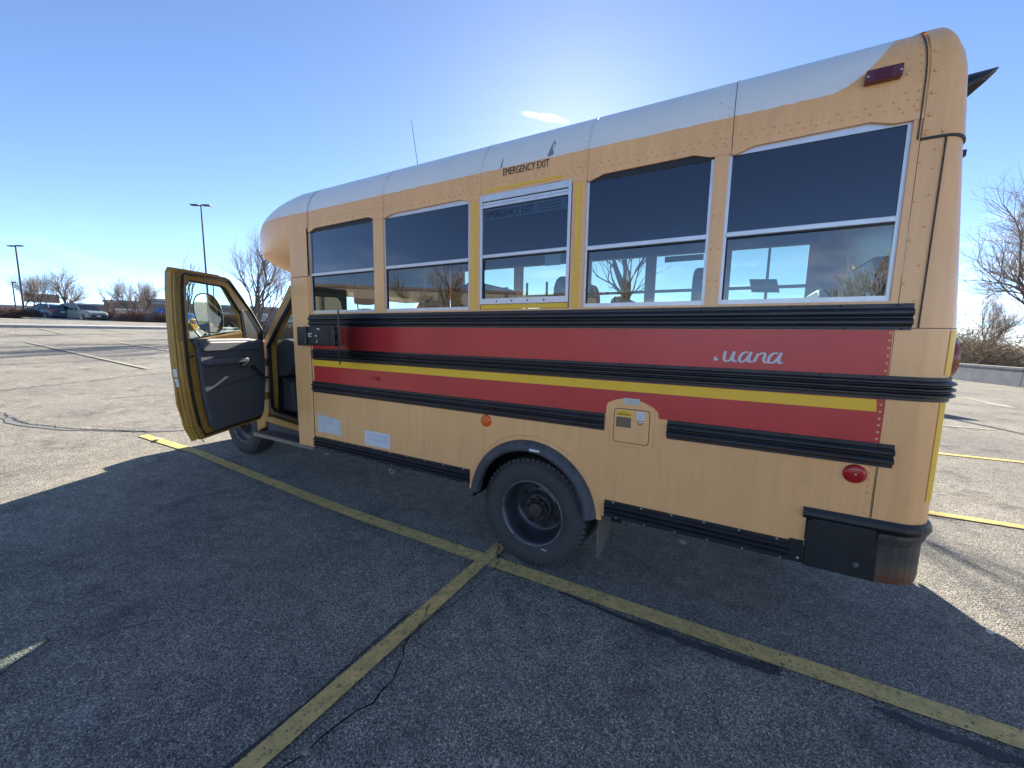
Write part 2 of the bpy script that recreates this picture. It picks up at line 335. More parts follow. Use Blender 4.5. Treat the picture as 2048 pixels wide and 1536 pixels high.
# ------------------------------------------------------------ ground
def asphalt():
    m = bpy.data.materials.new('old asphalt'); m.use_nodes = True
    n = m.node_tree.nodes; l = m.node_tree.links; b = n['Principled BSDF']
    t = n.new('ShaderNodeTexCoord'); P = t.outputs['Object']
    def noise(sc, det=3, ro=.6):
        a = n.new('ShaderNodeTexNoise'); a.inputs['Scale'].default_value = sc; a.inputs['Detail'].default_value = det; a.inputs['Roughness'].default_value = ro; l.new(P, a.inputs['Vector']); return a.outputs['Fac']
    def ramp(s, *st):
        r = n.new('ShaderNodeValToRGB'); e = r.color_ramp.elements
        e[0].position, e[0].color = st[0][0], (*st[0][1], 1); e[1].position, e[1].color = st[-1][0], (*st[-1][1], 1)
        for p, c in st[1:-1]: k = e.new(p); k.color = (*c, 1)
        l.new(s, r.inputs[0]); return r.outputs[0]
    def mix(f, a, c, bt='MIX'):
        q = n.new('ShaderNodeMixRGB'); q.blend_type = bt
        for i, v in enumerate((f, a, c)):
            if isinstance(v, (int, float)): q.inputs[i].default_value = v
            elif isinstance(v, tuple): q.inputs[i].default_value = (*v, 1)
            else: l.new(v, q.inputs[i])
        return q.outputs[0]
    vo = n.new('ShaderNodeTexVoronoi'); vo.inputs['Scale'].default_value = 165; l.new(P, vo.inputs['Vector'])
    sepc = n.new('ShaderNodeSeparateColor'); l.new(vo.outputs['Color'], sepc.inputs[0])
    stones = ramp(sepc.outputs[0], (0.0, (.20, .19, .17)), (0.45, (.35, .325, .275)), (0.85, (.52, .475, .39)), (1.0, (.84, .78, .66)))
    edge = ramp(vo.outputs['Distance'], (0.35, (1, 1, 1)), (0.75, (.35, .35, .36)))
    c = mix(1.0, stones, edge, 'MULTIPLY')
    med = ramp(noise(9, 5, .7), (.3, (.72, .72, .73)), (.7, (1.22, 1.2, 1.16)))
    c = mix(1.0, c, med, 'MULTIPLY')
    big = ramp(noise(.55, 6, .62), (.32, (.74, .75, .77)), (.68, (1.22, 1.20, 1.14)))
    c = mix(1.0, c, big, 'MULTIPLY')
    st_ = ramp(noise(1.6, 7, .68), (.55, (1, 1, 1)), (.70, (.50, .50, .52)))       # oil stains and damp patches
    c = mix(1.0, c, st_, 'MULTIPLY')
    sc = ramp(noise(3.1, 8, .75), (.58, (0, 0, 0)), (.74, (.5, .5, .5))); c = mix(sc, c, (.52, .50, .46))   # pale scuffs
    l.new(c, b.inputs['Base Color']); b.inputs['Roughness'].default_value = 0.88; b.inputs['Specular IOR Level'].default_value = 0.35
    bp = n.new('ShaderNodeBump'); bp.inputs['Strength'].default_value = 0.9; bp.inputs['Distance'].default_value = 0.006
    inv = n.new('ShaderNodeMath'); inv.operation = 'SUBTRACT'; inv.inputs[0].default_value = 1; l.new(vo.outputs['Distance'], inv.inputs[1])
    ad = n.new('ShaderNodeMath'); ad.operation = 'MULTIPLY_ADD'; l.new(sepc.outputs[1], ad.inputs[0]); ad.inputs[1].default_value = .8; l.new(inv.outputs[0], ad.inputs[2])
    l.new(ad.outputs[0], bp.inputs['Height']); l.new(bp.outputs[0], b.inputs['Normal'])
    return m
m_asph = asphalt()
m_tar = mat('tar seal', (0.022, 0.023, 0.026), 0.55, var=0.3, vs=20, bump=0.5, bs=70)
m_crack = mat('crack', (0.008, 0.008, 0.008), 0.9)
m_conc = mat('concrete', (0.36, 0.35, 0.33), 0.85, var=0.25, vs=4, bump=0.15, bs=50)
m_concd = mat('weathered concrete barrier', (0.20, 0.21, 0.22), 0.85, var=0.25, vs=3, bump=0.15, bs=40)
m_dirt = mat('dry mulch', (0.20, 0.15, 0.11), 0.95, var=0.4, vs=3, bump=0.5, bs=20)

def worn_paint(name, col, thr=0.36):
    m = bpy.data.materials.new(name); m.use_nodes = True
    n = m.node_tree.nodes; l = m.node_tree.links; b = n['Principled BSDF']; t = n.new('ShaderNodeTexCoord')
    def noise(sc, det=5, ro=.7):
        a = n.new('ShaderNodeTexNoise'); a.inputs['Scale'].default_value = sc; a.inputs['Detail'].default_value = det; a.inputs['Roughness'].default_value = ro; l.new(t.outputs['Object'], a.inputs['Vector']); return a.outputs['Fac']
    r = n.new('ShaderNodeValToRGB'); e = r.color_ramp.elements; l.new(noise(14), r.inputs[0])
    e[0].position = .35; e[0].color = (col[0]*.62, col[1]*.62, col[2]*.7, 1); e[1].position = .7; e[1].color = (*col, 1)
    r2 = n.new('ShaderNodeValToRGB'); e = r2.color_ramp.elements; l.new(noise(55, 6, .75), r2.inputs[0]); e[0].position = thr; e[1].position = thr+.05
    mi = n.new('ShaderNodeMixRGB'); l.new(r2.outputs[0], mi.inputs[0]); mi.inputs[1].default_value = (.05, .048, .046, 1); l.new(r.outputs[0], mi.inputs[2]); l.new(mi.outputs[0], b.inputs['Base Color'])
    b.inputs['Roughness'].default_value = .8
    bp = n.new('ShaderNodeBump'); bp.inputs['Strength'].default_value = .6; bp.inputs['Distance'].default_value = .005; l.new(noise(110, 3, .6), bp.inputs['Height']); l.new(bp.outputs[0], b.inputs['Normal'])
    return m
m_line = worn_paint('worn yellow line', (0.95, 0.63, 0.20), .38)
m_lineb = worn_paint('bright yellow line', (0.80, 0.58, 0.16), .36)
m_linew = worn_paint('pale line', (0.45, 0.42, 0.30), .36)

xs = [-900, -500, -300, -200, -140, -100, -80, -60, -50, -45, -42]+[-40+i for i in range(0, 38)]+[-2+i*.25 for i in range(4)]+[-1, 0, 3, 8, 20, 60, 150, 400, 900]
xs = sorted(set(xs)); ys = [-900, -300, -100, -40, -15, 0, 15, 40, 100, 300, 900]
g = MB().grid([[(x, y, gz(x)) for y in ys] for x in xs])
tag(g.build('ground', m_asph, smooth=True), kind='structure')

def ribbon(pts, w0, lift, w1=None, jag=0.0, sub=0.35):
    """flat strip following ground points (x, y)"""
    b = MB(); P = []
    for i in range(len(pts)-1):
        a, c = Vector(pts[i]), Vector(pts[i+1]); n = max(1, int((c-a).length/sub))
        for k in range(n): P.append(a+(c-a)*k/n)
    P.append(Vector(pts[-1])); rows = []; m = len(P)
    for i, p in enumerate(P):
        d = (P[min(i+1, m-1)]-P[max(i-1, 0)]).normalized(); nn = Vector((-d.y, d.x)); ww = (w0+(w1-w0)*i/(m-1) if w1 is not None else w0)/2
        ja = [1+random.uniform(-jag, jag) for _ in range(2)]
        rows.append([(p.x+nn.x*ww*ja[0], p.y+nn.y*ww*ja[0], gz(p.x+nn.x*ww)+lift), (p.x-nn.x*ww*ja[1], p.y-nn.y*ww*ja[1], gz(p.x-nn.x*ww)+lift)])
    return b.grid(rows)
# painted lines
def line(pts, w0, m, lift=0.008, jag=0.03, **k):
    return tag(ribbon(pts, w0, lift, jag=jag, sub=0.12).build('painted_line', m), kind='structure', **k)
line([(-2.88, -0.075), (-0.2, -0.075), (1.08, -0.065), (2.3, -0.045), (3.4, -0.02)], .112, m_line)
line([(-5.5, -0.20), (-4.25, -0.085), (-2.88, -0.080)], .105, m_lineb)
line([(-0.27, -2.9), (-0.275, -1.6), (-0.265, 0.14)], .092, m_line, lift=0.012)
for a, c in (((-21.1, 1.65), (-12.1, 2.03)), ((-20.9, 3.99), (-12.2, 4.45)), ((-30.0, 3.70), (-25.9, 3.6)), ((-30.0, 6.08), (-25.9, 6.05)), ((-30.0, 8.6), (-25.9, 8.55)),
             ((-21.0, 6.5), (-12.3, 6.9)), ((-20.9, 9.0), (-12.3, 9.4)), ((-30, 11), (-26, 11)), ((-30, 13.5), (-26, 13.5)), ((-30, 1.2), (-26, 1.2))):
    line([a, c], .11, m_linew, lift=0.02)
line([(2.4, 2.6), (3.39, 2.66), (6.2, 2.75)], .10, m_lineb)
line([(1.9, 5.25), (4.58, 5.43), (8.2, 5.6)], .10, m_lineb)
line([(2.4, 7.9), (5.37, 8.08)], .10, m_linew)
for i in range(4): line([(-7+i*.1, 2.65+2.65*i), (-3.8, 2.65+2.65*i)], .10, m_linew)
# pale arrow far right
ar = MB().add([(7.0, 13.9, .008), (7.15, 13.9, .008), (7.22, 12.6, .008), (7.07, 12.6, .008), (6.93, 12.6, .008), (7.36, 12.6, .008), (7.25, 11.9, .008)], [(0, 1, 2, 3), (4, 5, 6)])
tag(ar.build('painted_arrow', m_linew), kind='structure')
# tar bands and cracks
m_seal2 = worn_paint('old dark sealer', (.15, .15, .15), .55)
tag(ribbon([(.30, -.135), (.53, -.152), (.75, -.165), (1.0, -.172), (1.25, -.165), (1.42, -.150)], .012, .004, .055, jag=.45, sub=.05).build('tar_seal', m_seal2), kind='structure')
tag(ribbon([(1.75, -.155), (1.95, -.175), (2.2, -.17), (2.6, -.16)], .03, .004, .06, jag=.5, sub=.05).build('tar_seal', m_seal2), kind='structure')
tag(ribbon([(-.345, -.75), (-.345, -1.1), (-.335, -1.35), (-.35, -1.7), (-.35, -2.2)], .012, .004, jag=.6, sub=.05).build('tar_seal', m_seal2), kind='structure')
def crack(pts, w0=.009, w1=None, lift=.016, wob=.012):
    P = [pts[0]]
    for i in range(len(pts)-1):
        a, c = Vector(pts[i]), Vector(pts[i+1]); n = max(1, int((c-a).length/.045))
        for k in range(1, n+1): P.append(tuple(a+(c-a)*k/n+Vector((random.uniform(-wob, wob), random.uniform(-wob, wob)))))
    return tag(ribbon(P, w0, lift, w1, jag=.7, sub=9).build('asphalt_crack', m_crack), kind='structure')
crack([(-.30, .17), (-.26, .07), (-.20, 0), (-.16, -.12), (-.15, -.18)], .007)
crack([(-.13, -.26), (-.17, -.57), (-.21, -.71), (-.21, -.87), (-.15, -.98), (-.09, -1.09), (-.09, -1.21), (-.12, -1.32), (-.13, -1.42), (-.16, -1.53), (-.15, -1.8)], .005, .009)
crack([(-.29, -.62), (-.25, -.72), (-.22, -.80)], .005)
crack([(-1.61, -1.94), (-1.64, -1.88), (-1.67, -1.83), (-1.70, -1.78), (-1.76, -1.78)], .007)
crack([(-1.70, -1.78), (-1.5, -1.55), (-1.3, -1.25)], .003)
crack([(2.2, .9), (2.35, .6), (2.6, .35)], .004)
crack([(-8.1, -.95), (-7.2, -.9), (-6.5, -.66), (-5.5, 0)], .02, lift=.01, wob=.03)
crack([(-8.4, .15), (-8.33, .74), (-8.1, 1.2)], .02, lift=.01, wob=.03)
crack([(-4.74, -1.47), (-4.8, -1.28), (-4.78, -1.08), (-4.66, -.9)], .006)
crack([(-10, -1), (-11, 1.5), (-11.5, 4)], .025, wob=.06); crack([(-14, -2), (-14.6, 3), (-14, 9)], .03, wob=.08)
m_grey = mat('pale crack sealant', (0.17, 0.165, 0.155), .8, var=.2, vs=12, bump=.4, bs=60)
tag(ribbon([(-8.3, -1.1), (-7.6, -.95), (-7.1, -.93), (-6.7, -.78), (-6.2, -.5), (-5.6, .0), (-5.2, .5)], .16, .006, .03, jag=.5, sub=.2).build('crack_sealant', m_grey), kind='structure')

# ------------------------------------------------------------ the bus
bus = empty('school_bus', (OX, OY, 0), 'short orange school bus with white roof, red band and black rub rails, driver door open', 'bus')
W = 2.3
def P(mb, name, m, parent=bus, **k): return mb.build(name, m, parent, **k)
arcz = [(.025+.462*cos(a), .425+.462*sin(a)) for a in [radians(172-164*i/28) for i in range(29)]]
low = [(-2.2, .487)]+[(-.43, .487)]+arcz+[(.49, .487), (1.476, .487), (1.476, .765), (1.696, .765), (1.696, 1.712), (-2.2, 1.712)]
P(MB().prismY(low, 0.0, 0.02), 'side_panel', m_paint)
P(MB().prismY([(-2.43, .482), (-2.203, .486), (-2.2, 2.03), (-2.448, 2.03)], -.012, 0.05), 'front_filler_panel', m_paint, bevel=.004)
b = MB()
for z in (.55, .9, 1.25, 1.5): b.rivet(-2.40, -.012, z, .006)
for i in range(44): b.rivet(-2.212, -.012, .5+i*.035, .0045, .003)
for x in (-2.36, -2.29): b.rivet(x, -.012, .83, .006)
P(b, 'rivets', m_paint, kind='stuff')
P(MB().prismY([(-2.205, .487), (-2.201, .487), (-2.201, 2.03), (-2.205, 2.03)], -.004, .0), 'seam', m_seal)
# rear section of the side (plain), lower skirt pieces behind wheel
OP = [(-2.178, -1.372), (-1.268, -.468), (-.378, .252), (.334, .972), (1.034, 1.672)]
ZT = 2.44
posts = [(-2.2, -2.178), (-1.372, -1.268), (-.468, -.378), (.252, .334), (.972, 1.034), (1.672, 1.696)]
for i, (a, c) in enumerate(posts):
    P(MB().box(a, c, 0, .03, 1.712, ZT-.0), 'window_post', m_paint)
    if i in (1, 2, 3, 4):
        bb = MB()
        for z in (1.83, 1.98, 2.14, 2.30):
            bb.rivet(a+.014, 0, z, .0055); bb.rivet(c-.014, 0, z, .0055)
        P(bb, 'rivets', m_paint, kind='stuff')
# inner near wall
P(MB().box(-2.43, 1.7, .05, .07, .95, 1.70), 'inner_wall', m_in)
# header + roof sections
def prof(inset=0.0, z0=None, nr=9):
    pts = []
    if z0 is not None: pts.append((0, z0))
    pts.append((0, 2.545))
    for i in range(1, nr+1):
        a = radians(62)*i/nr; pts.append((.30-.30*cos(a), 2.545+.30*sin(a)))
    y0, z1 = pts[-1]
    for i in range(1, 9):
        t = i/8; c1 = (.36, z1+(.36-y0)*.53); e = (1.15, 2.955)
        pts.append(((1-t)**2*y0+2*t*(1-t)*c1[0]+t*t*e[0], (1-t)**2*z1+2*t*(1-t)*c1[1]+t*t*e[1]))
    full = pts+[(W-y, z) for y, z in reversed(pts[:-1])]
    res = []
    for y, z in full:
        k = min(1, max(0, (z-2.545)/.3))
        yy = y+inset*(1-k*.5) if y < 1.15 else (y-inset*(1-k*.5) if y > 1.15 else y)
        res.append((yy, z-inset*k))
    return res
joints = [-2.172, -1.262, -.378, .337, 1.042, 1.676]
def surf(z):       # y of the near roof curve for height z, with its outward normal
    if z <= 2.545: return 0.0, (0, -1, 0)
    a = math.asin(min(1, (z-2.545)/.30)); return .30-.30*cos(a), (0, -cos(a), sin(a))
for i in range(5):
    a, c = joints[i]+.002, joints[i+1]-(.002 if i < 4 else -.022)
    p = prof(0, ZT); mb = MB().grid([[(x, y, z) for y, z in p] for x in (a, c)])
    P(mb, 'roof_panel', m_roof, smooth=True)
    # lap strip at the joint
    p2 = prof(-.004, 2.42); mb = MB().grid([[(x, y, z) for y, z in p2] for x in (a-.001, a+.0, a+.0, a+.006)])
    P(mb, 'roof_seam', m_roof, smooth=False)
    # header lower edge with sloped corners
    hp = [(a, ZT+.001), (a, 2.405), (a+.02, 2.405), (a+.09, 2.428), (c-.16, 2.435), (c-.085, 2.412), (c, 2.412), (c, ZT+.001)]
    P(MB().prismY(hp, -.003, .012), 'header_flange', m_paint)
    bb = MB(); n = int((c-a)/.045); 
    for k in range(n):
        x = a+.03+k*(c-a-.08)/max(n-1, 1)
        bb.rivet(x, 0, 2.492, .0052); bb.rivet(x+.02, 0, 2.466, .0052)
    for k in range(9):
        z = 2.45+k*.035; y, nn = surf(z)
        bb.rivet(c-.022, y, z, .0052, nrm=nn)
        if k % 2 == 0: bb.rivet(c-.062, y, z, .0052, nrm=nn)
    P(bb, 'rivets', m_roof, kind='stuff')
P(MB().grid([[(x, y, z) for y, z in prof(.03, 2.42)] for x in (-2.42, 1.72)]), 'ceiling', m_in, smooth=True)
# rear body: lofted sections with rounded vertical corner
def rear_section(X, d, z0, z1=None):
    s = []
    for y, z in prof(d, z0):
        s.append((X-(0 if z < 1.6 else (z-1.6)*.085*min(1, max(0, (X-1.70)/.2))), y, z))
    return s
rc = .125; XE = 1.915
rows = []
for i in range(13):
    a = pi/2*i/12; X = XE-rc+rc*sin(a); d = rc-rc*cos(a)
    rows.append(rear_section(X, d, .765))
def densify(row):
    o = [row[0]]; 
    for z in (1.2, 1.6, 2.0, 2.335): 
        t = (z-.765)/(2.545-.765); o.append(tuple(row[0][k]+(row[1][k]-row[0][k])*t for k in range(3)))
    return o+row[1:]
rear = [(1.697,)]
rows = [[(1.698, y, z) for y, z in prof(0, .765)]]+rows
def lean(x, z): return x-(0 if z < 1.6 else (z-1.6)*.085*min(1, max(0, (x-1.70)/.2)))
rows2 = []
for r in rows:
    q = []
    y0 = r[0][1]; y1 = r[-1][1]; xx = r[0][0]
    for z in (.765, 1.2, 1.6, 1.9, 2.2, 2.34, 2.45): q.append((lean(xx, z), y0, z))
    q += r[1:-1]
    for z in (2.45, 2.34, 2.2, 1.9, 1.6, 1.2, .765): q.append((lean(xx, z), y1, z))
    rows2.append(q)
mb = MB().grid(rows2); n = len(rows2[-1]); o = len(mb.v); mb.v += rows2[-1]; mb.f.append(tuple(range(o, o+n)))
P(mb, 'rear_corner_shell', m_roof, smooth=False)
for ob in (bpy.data.objects['rear_corner_shell'],):
    me = ob.data; me.polygons.foreach_set('use_smooth', [len(pl.vertices) == 4 for pl in me.polygons])
# rear cap overlay (upper cap slightly proud, ends at seam)
rows3 = []
for r in rows2:
    cx_, cy_ = 1.5, 1.15
    q = []
    for (x, y, z) in r:
        if z < 2.339: continue
        ny = -1 if y < .9 else (1 if y > 1.4 else 0); q.append((x+(.005 if x > 1.8 else .002), y+ny*.004, z+(.004 if z > 2.7 else 0)))
    rows3.append(q)
mb = MB().grid(rows3); o = len(mb.v); mb.v += rows3[-1]; mb.f.append(tuple(range(o, o+len(rows3[-1]))))
ob = P(mb, 'rear_roof_cap', m_roof); ob.data.polygons.foreach_set('use_smooth', [len(pl.vertices) == 4 for pl in ob.data.polygons])
# seams and rivets on the rear corner
path = [(1.698, 0)]+[(XE-rc+rc*sin(pi/2*i/8), rc-rc*cos(pi/2*i/8)) for i in range(9)]+[(XE, 2.15)]
def lpath(z, off=0): return [(lean(x, z), y) for x, y in path]
P(MB().sweep([(0, 2.330), (.007, 2.330), (.008, 2.338), (0, 2.338)], lpath(2.335)), 'seam', m_seal)
P(MB().sweep([(0, 1.598), (.0012, 1.598), (.0012, 1.601), (0, 1.601)], lpath(1.6)), 'seam', m_grime)
P(MB().prismY([(1.765, 1.60), (1.769, 1.60), (1.772, 2.33), (1.768, 2.33)], -.006, .02), 'seam', m_grime)
P(MB().prismY([(1.70, .77), (1.703, .77), (1.703, 1.005), (1.70, 1.005)], -.0015, .0), 'seam', m_grime)
# joint rib between the last roof panel and the cap
P(MB().grid([[(x, y, z) for y, z in prof(-.004, 2.335)] for x in (1.686, 1.687, 1.690, 1.691)]), 'roof_seam', m_grime, smooth=True)
bb = MB()
for i in range(8): bb.rivet(1.680, 0, .79+i*.03, .006)
for i in range(6): bb.rivet(1.684, -.003, 1.125+i*.03, .006)
for i in range(6): bb.rivet(1.684, -.003, 1.42+i*.032, .006)
for z in (1.66, 1.71, 1.85, 2.0, 2.12, 2.22, 2.29): bb.rivet(1.745, 0, z, .0055)
for z in (1.78, 1.95, 2.1, 2.25): bb.rivet(1.705, 0, z, .0055)
for z in (2.36, 2.42, 2.5, 2.58, 2.66): 
    y, nn = surf(z); bb.rivet(1.715, y-.005, z, .008, .005, nrm=nn)
for x in (1.71, 1.76): bb.rivet(x, -.005, 2.352, .008, .005)
P(bb, 'rivets', m_paint, kind='stuff')
bb = MB()
for i in range(17): bb.rivet(-2.08+i*.14 if i < 12 else .62+(i-12)*.2, 0, .80 if i < 12 else .83, .0065)
P(bb, 'rivets', m_paint, kind='stuff')
# far wall
fw = MB().box(-2.43, 1.72, W-.03, W, .487, 1.712).box(-2.43, 1.72, W-.03, W, ZT-.02, 2.52)
for a, c in posts: fw.box(a-(.2 if a < -2 else 0), c, W-.03, W, 1.712, ZT-.02)
P(fw, 'far_side_wall', m_paint)
P(MB().box(-2.43, 1.86, .03, W-.031, .93, .95), 'floor', m_indark)
# front bulkhead around the cab passage
P(MB().box(-2.43, -2.40, .06, .55, .5, 2.5).box(-2.43, -2.40, 1.75, W-.04, .5, 2.5).box(-2.43, -2.40, .55, 1.75, 2.05, 2.5), 'front_bulkhead', m_in)

# stripes
P(MB().prismY([(-2.172, 1.106), (.497, 1.106), (.505, 1.108), (.80, 1.108), (1.697, 1.106), (1.692, 1.59), (-2.172, 1.59)], -.0025, -.0003), 'red_band', m_red)
P(MB().prismY([(-2.172, 1.246), (1.672, 1.244), (1.668, 1.296), (-2.172, 1.298)], -.005, -.0026), 'yellow_stripe', m_tape)
# rub rails
def rail_prof(z0, z1, ribs, out=.026):
    h = z1-z0; p = [(0, z0), (.009, z0)]; fl = h*.13; a = z0+fl; st = (h-2*fl)/ribs
    for i in range(ribs):
        m0 = a+st*i
        p += [(.009, m0), (out*.7, m0+st*.12), (out, m0+st*.32), (out, m0+st*.55), (out*.7, m0+st*.76), (.009, m0+st*.9)]
    p += [(.009, z1), (0, z1)]
    return p
def rail(x0, x1, z0, z1, ribs, path=None, nscr=12):
    o = P(MB().sweep(rail_prof(z0, z1, ribs), path or [(x0, 0), (x0+.004, -.0), ((x0+x1)/2, 0), (x1-.004, 0), (x1, 0)]), 'rub_rail', m_rub)
    s = MB()
    for i in range(nscr):
        x = x0+.05+(x1-x0-.1)*i/(nscr-1); s.rivet(x, -.009, z1-(z1-z0)*.055, .006, .003, ); s.rivet(x+.02, -.009, z0+(z1-z0)*.05, .005, .003)
    s.build('rail_screws', m_black if z0 > .6 else m_hubsilver, o, kind='stuff')
rail(-2.2, 1.745, 1.592, 1.700, 2, nscr=22)
rail(-2.17, 1.7, 1.300, 1.400, 3, path=[(-2.17, 0), (0, 0), (1.70, 0)]+[(XE-rc+rc*sin(pi/2*i/8), rc-rc*cos(pi/2*i/8)) for i in range(9)]+[(XE, 2.1)], nscr=22)
rail(-2.19, .497, 1.006, 1.105, 2, nscr=14)
rail(.84, 1.745, 1.006, 1.107, 2, nscr=6)
rail(-2.2, -.454, .487, .592, 3, nscr=10)
rail(.522, 1.42, .489, .590, 3, nscr=6)
P(MB().box(1.42, 1.476, -.006, .02, .489, .60), 'skirt_end', m_black)
# wheel arch and rubber fender
c0 = (.025, 0, .425)
P(MB().lathe([(.452, .001), (.452, -.010), (.478, -.010), (.482, -.001)], c0, n=40, a0=radians(4), a1=radians(176)), 'wheel_arch_flange', m_paint, smooth=False)
P(MB().lathe([(.453, 0), (.452, -.018), (.440, -.045), (.420, -.060), (.398, -.062), (.386, -.052), (.380, -.03), (.392, .02)], c0, n=44, a0=radians(5), a1=radians(175)), 'fender_flare', m_flare, smooth=True)
P(MB().lathe([(.452, .0), (.45, .34)], c0, n=30, a0=radians(-4), a1=radians(184)), 'wheel_well', m_black)
P(MB().box(-.5, .55, .34, .36, .3, 1.0), 'wheel_well_back', m_black)
P(MB().prismY([(.045, .838), (.115, .836), (.115, .822), (.045, .824)], -.0645, -.0628), 'sticker', m_white)
bb = MB()
for i in range(13):
    a = radians(12+13*i); bb.rivet(.025+.466*cos(a), -.010, .425+.466*sin(a), .005)
P(bb, 'rivets', m_paint, kind='stuff')
# rear wheel
def wheel(cx, cy, r, name, dish=.13, parent=bus, zc=None, holes=8):
    zc = r if zc is None else zc
    t = MB().lathe([(.222, .004), (.232, -.004), (.262, -.011), (.300, -.013), (.333, -.006), (.352, .008), (.361, .022), (.364, .045), (.364, .18), (.352, .215), (.30, .235), (.225, .225)], (cx, cy+.012, zc), n=72).build(name, m_tyre, parent, smooth=True)
    tb = MB()
    for k in range(60):
        a = 2*pi*k/60
        for (y0, y1, ra, rb, da) in ((.014, .045, .352, .3705, .036), (.05, .078, .362, .3715, .040), (.083, .12, .362, .3715, .040), (.125, .16, .362, .3715, .040), (.165, .2, .352, .3705, .036)):
            a2 = a+(.03 if .05 < y0+.01 < .13 else 0)
            v = []
            for rr in (ra, rb):
                for s in (-1, 1):
                    for yy in (y0+.012, y1+.012):
                        v.append((cx+rr*cos(a2+s*da), cy+(yy if rr == rb or y0 > .02 else yy-.004), zc+rr*sin(a2+s*da)))
            tb.add(v, [(0, 1, 3, 2), (4, 6, 7, 5), (0, 2, 6, 4), (1, 5, 7, 3), (0, 4, 5, 1), (2, 3, 7, 6)])
    tb.build('tread', m_tyre, t, kind='stuff')
    for rr, d in ((.245, .0005), (.335, .0015)):
        MB().lathe([(rr-.002, -.012+.0+(.004 if rr > .3 else .0)), (rr, -.0165+(.008 if rr > .3 else .004)), (rr+.002, -.012+(.004 if rr > .3 else 0))], (cx, cy+.012, zc), n=64).build('sidewall_ring', m_tyre, t, smooth=True)
    rim = MB().lathe([(.224, .012), (.226, .002), (.221, -.003), (.213, .003), (.210, .014)], (cx, cy+.012, zc), n=64).build('rim_lip', m_lip, parent, smooth=True)
    pr = [(.211, .014), (.203, .025), (.199, .05), (.192, dish*.75), (.178, dish-.008), (.160, dish), (.115, dish-.004), (.102, dish-.014), (.098, dish-.03), (.06, dish-.035), (.0, dish-.035)]
    r2 = MB().lathe(pr, (cx, cy+.012, zc), n=64).build('rim', m_rim, parent, smooth=True)
    for k in range(holes):
        a = 2*pi*k/holes+.25; q = MB()
        q.lathe([(0, -.0016), (.0205, -.0016), (.0225, .001)], (cx+.139*cos(a), cy+.012+dish-.004, zc+.139*sin(a)), n=16); q.build('vent_hole', m_seal, r2)
    h = MB().lathe([(.096, -.0), (.096, -.012), (.088, -.018), (.052, -.02), (.050, -.060), (.044, -.068), (.0, -.070)], (cx, cy+.012+dish-.03, zc), n=28).build('hub', m_grime, parent, smooth=False)
    nb = MB()
    for k in range(8):
        a = 2*pi*k/8; nb.lathe([(.0115, 0), (.0115, -.022), (.007, -.026), (.0, -.026)], (cx+.072*cos(a), cy+.012+dish-.048, zc+.072*sin(a)), n=6)
    nb.build('wheel_nuts', m_grime, h, kind='stuff')
    return t
wheel(.028, .006, .3715, 'tyre', dish=.155)
MB().lathe([(.30, 0), (.36, .02), (.3715, .05), (.3715, .19), (.35, .22), (.25, .23)], (.04, .285, .3715), n=48).build('tyre', m_tyre, bus, smooth=True, label='inner rear tyre of the twin pair')
MB().box(.115, .150, .006, .010, .146, .153).build('wheel_weight', m_white, bus)
wheel(-3.90, .20, .3715, 'tyre', dish=.06, zc=.3715+gz(-3.9)-.004)
MB().tube([(.04, .1, .3715), (.04, 2.2, .3715)], .07, 12).build('rear_axle', m_black, bus)
# mud flap behind the wheel
P(MB().prismX([(.04, .49), (.04, .20), (.07, .17), (.11, .166), (.22, .19), (.33, .25), (.42, .34), (.46, .43), (.46, .49)], .47, .478), 'mud_flap', m_flap, bevel=.002)
# fuel door
arch = [(.504, 1.012), (.506, 1.150), (.516, 1.172), (.56, 1.193), (.61, 1.204), (.655, 1.203), (.71, 1.19), (.765, 1.163), (.789, 1.140), (.792, 1.106), (.836, 1.104), (.836, 1.012)]
P(MB().prismY(arch, -.0055, -.0003), 'fuel_door_plate', m_paint)
def rrect(x0, x1, z0, z1, r, n=4):
    p = []
    for cx, cz, a0 in ((x1-r, z1-r, 0), (x0+r, z1-r, 90), (x0+r, z0+r, 180), (x1-r, z0+r, 270)):
        for i in range(n+1):
            a = radians(a0+90*i/n); p.append((cx+r*cos(a), cz+r*sin(a)))
    return p
P(MB().prismY(rrect(.533, .772, .930, 1.166, .035), -.009, -.0055), 'fuel_door_frame', m_paint, bevel=.002)
P(MB().prismY(rrect(.553, .750, .950, 1.146, .018), -.0105, -.0085), 'gap', m_grime)
fd = P(MB().prismY(rrect(.5565, .7465, .9535, 1.1425, .016), -.0135, -.009), 'fuel_door', m_paint, bevel=.0015)
for (x0, x1, z0, z1, mm_, nm) in ((.568, .650, 1.104, 1.134, m_tape, 'yellow_label'), (.568, .650, 1.040, 1.098, mat('brown label', (.20, .125, .075), .6, var=.2, vs=60), 'brown_label'), (.680, .722, 1.092, 1.134, m_white, 'white_label')):
    MB().box(x0, x1, -.0150, -.0136, z0, z1).build(nm, mm_, fd)
q = MB()
for k in range(3): q.box(.686, .716-(k % 2)*.008, -.0156, -.0151, 1.100+k*.011, 1.103+k*.011)
q.build('print_lines', m_print, fd, kind='stuff')
q = MB()
for k in range(9): q.box(.574+k*.008, .5795+k*.008, -.0156, -.0151, 1.1085, 1.1185)
q.box(.588, .63, -.0156, -.0151, 1.125, 1.1275).build('print_lines', mat('brown print', (.30, .14, .02), .6), fd, kind='stuff')
MB().lathe([(.0, -.008), (.006, -.008), (.0125, -.005), (.0135, 0)], (.700, -.0137, 1.076), n=18).build('lock', m_hubsilver, fd, smooth=True)
sp = P(MB().box(.600, .690, -.0075, -.0056, 1.171, 1.205), 'silver_label', m_hubsilver)
q = MB()
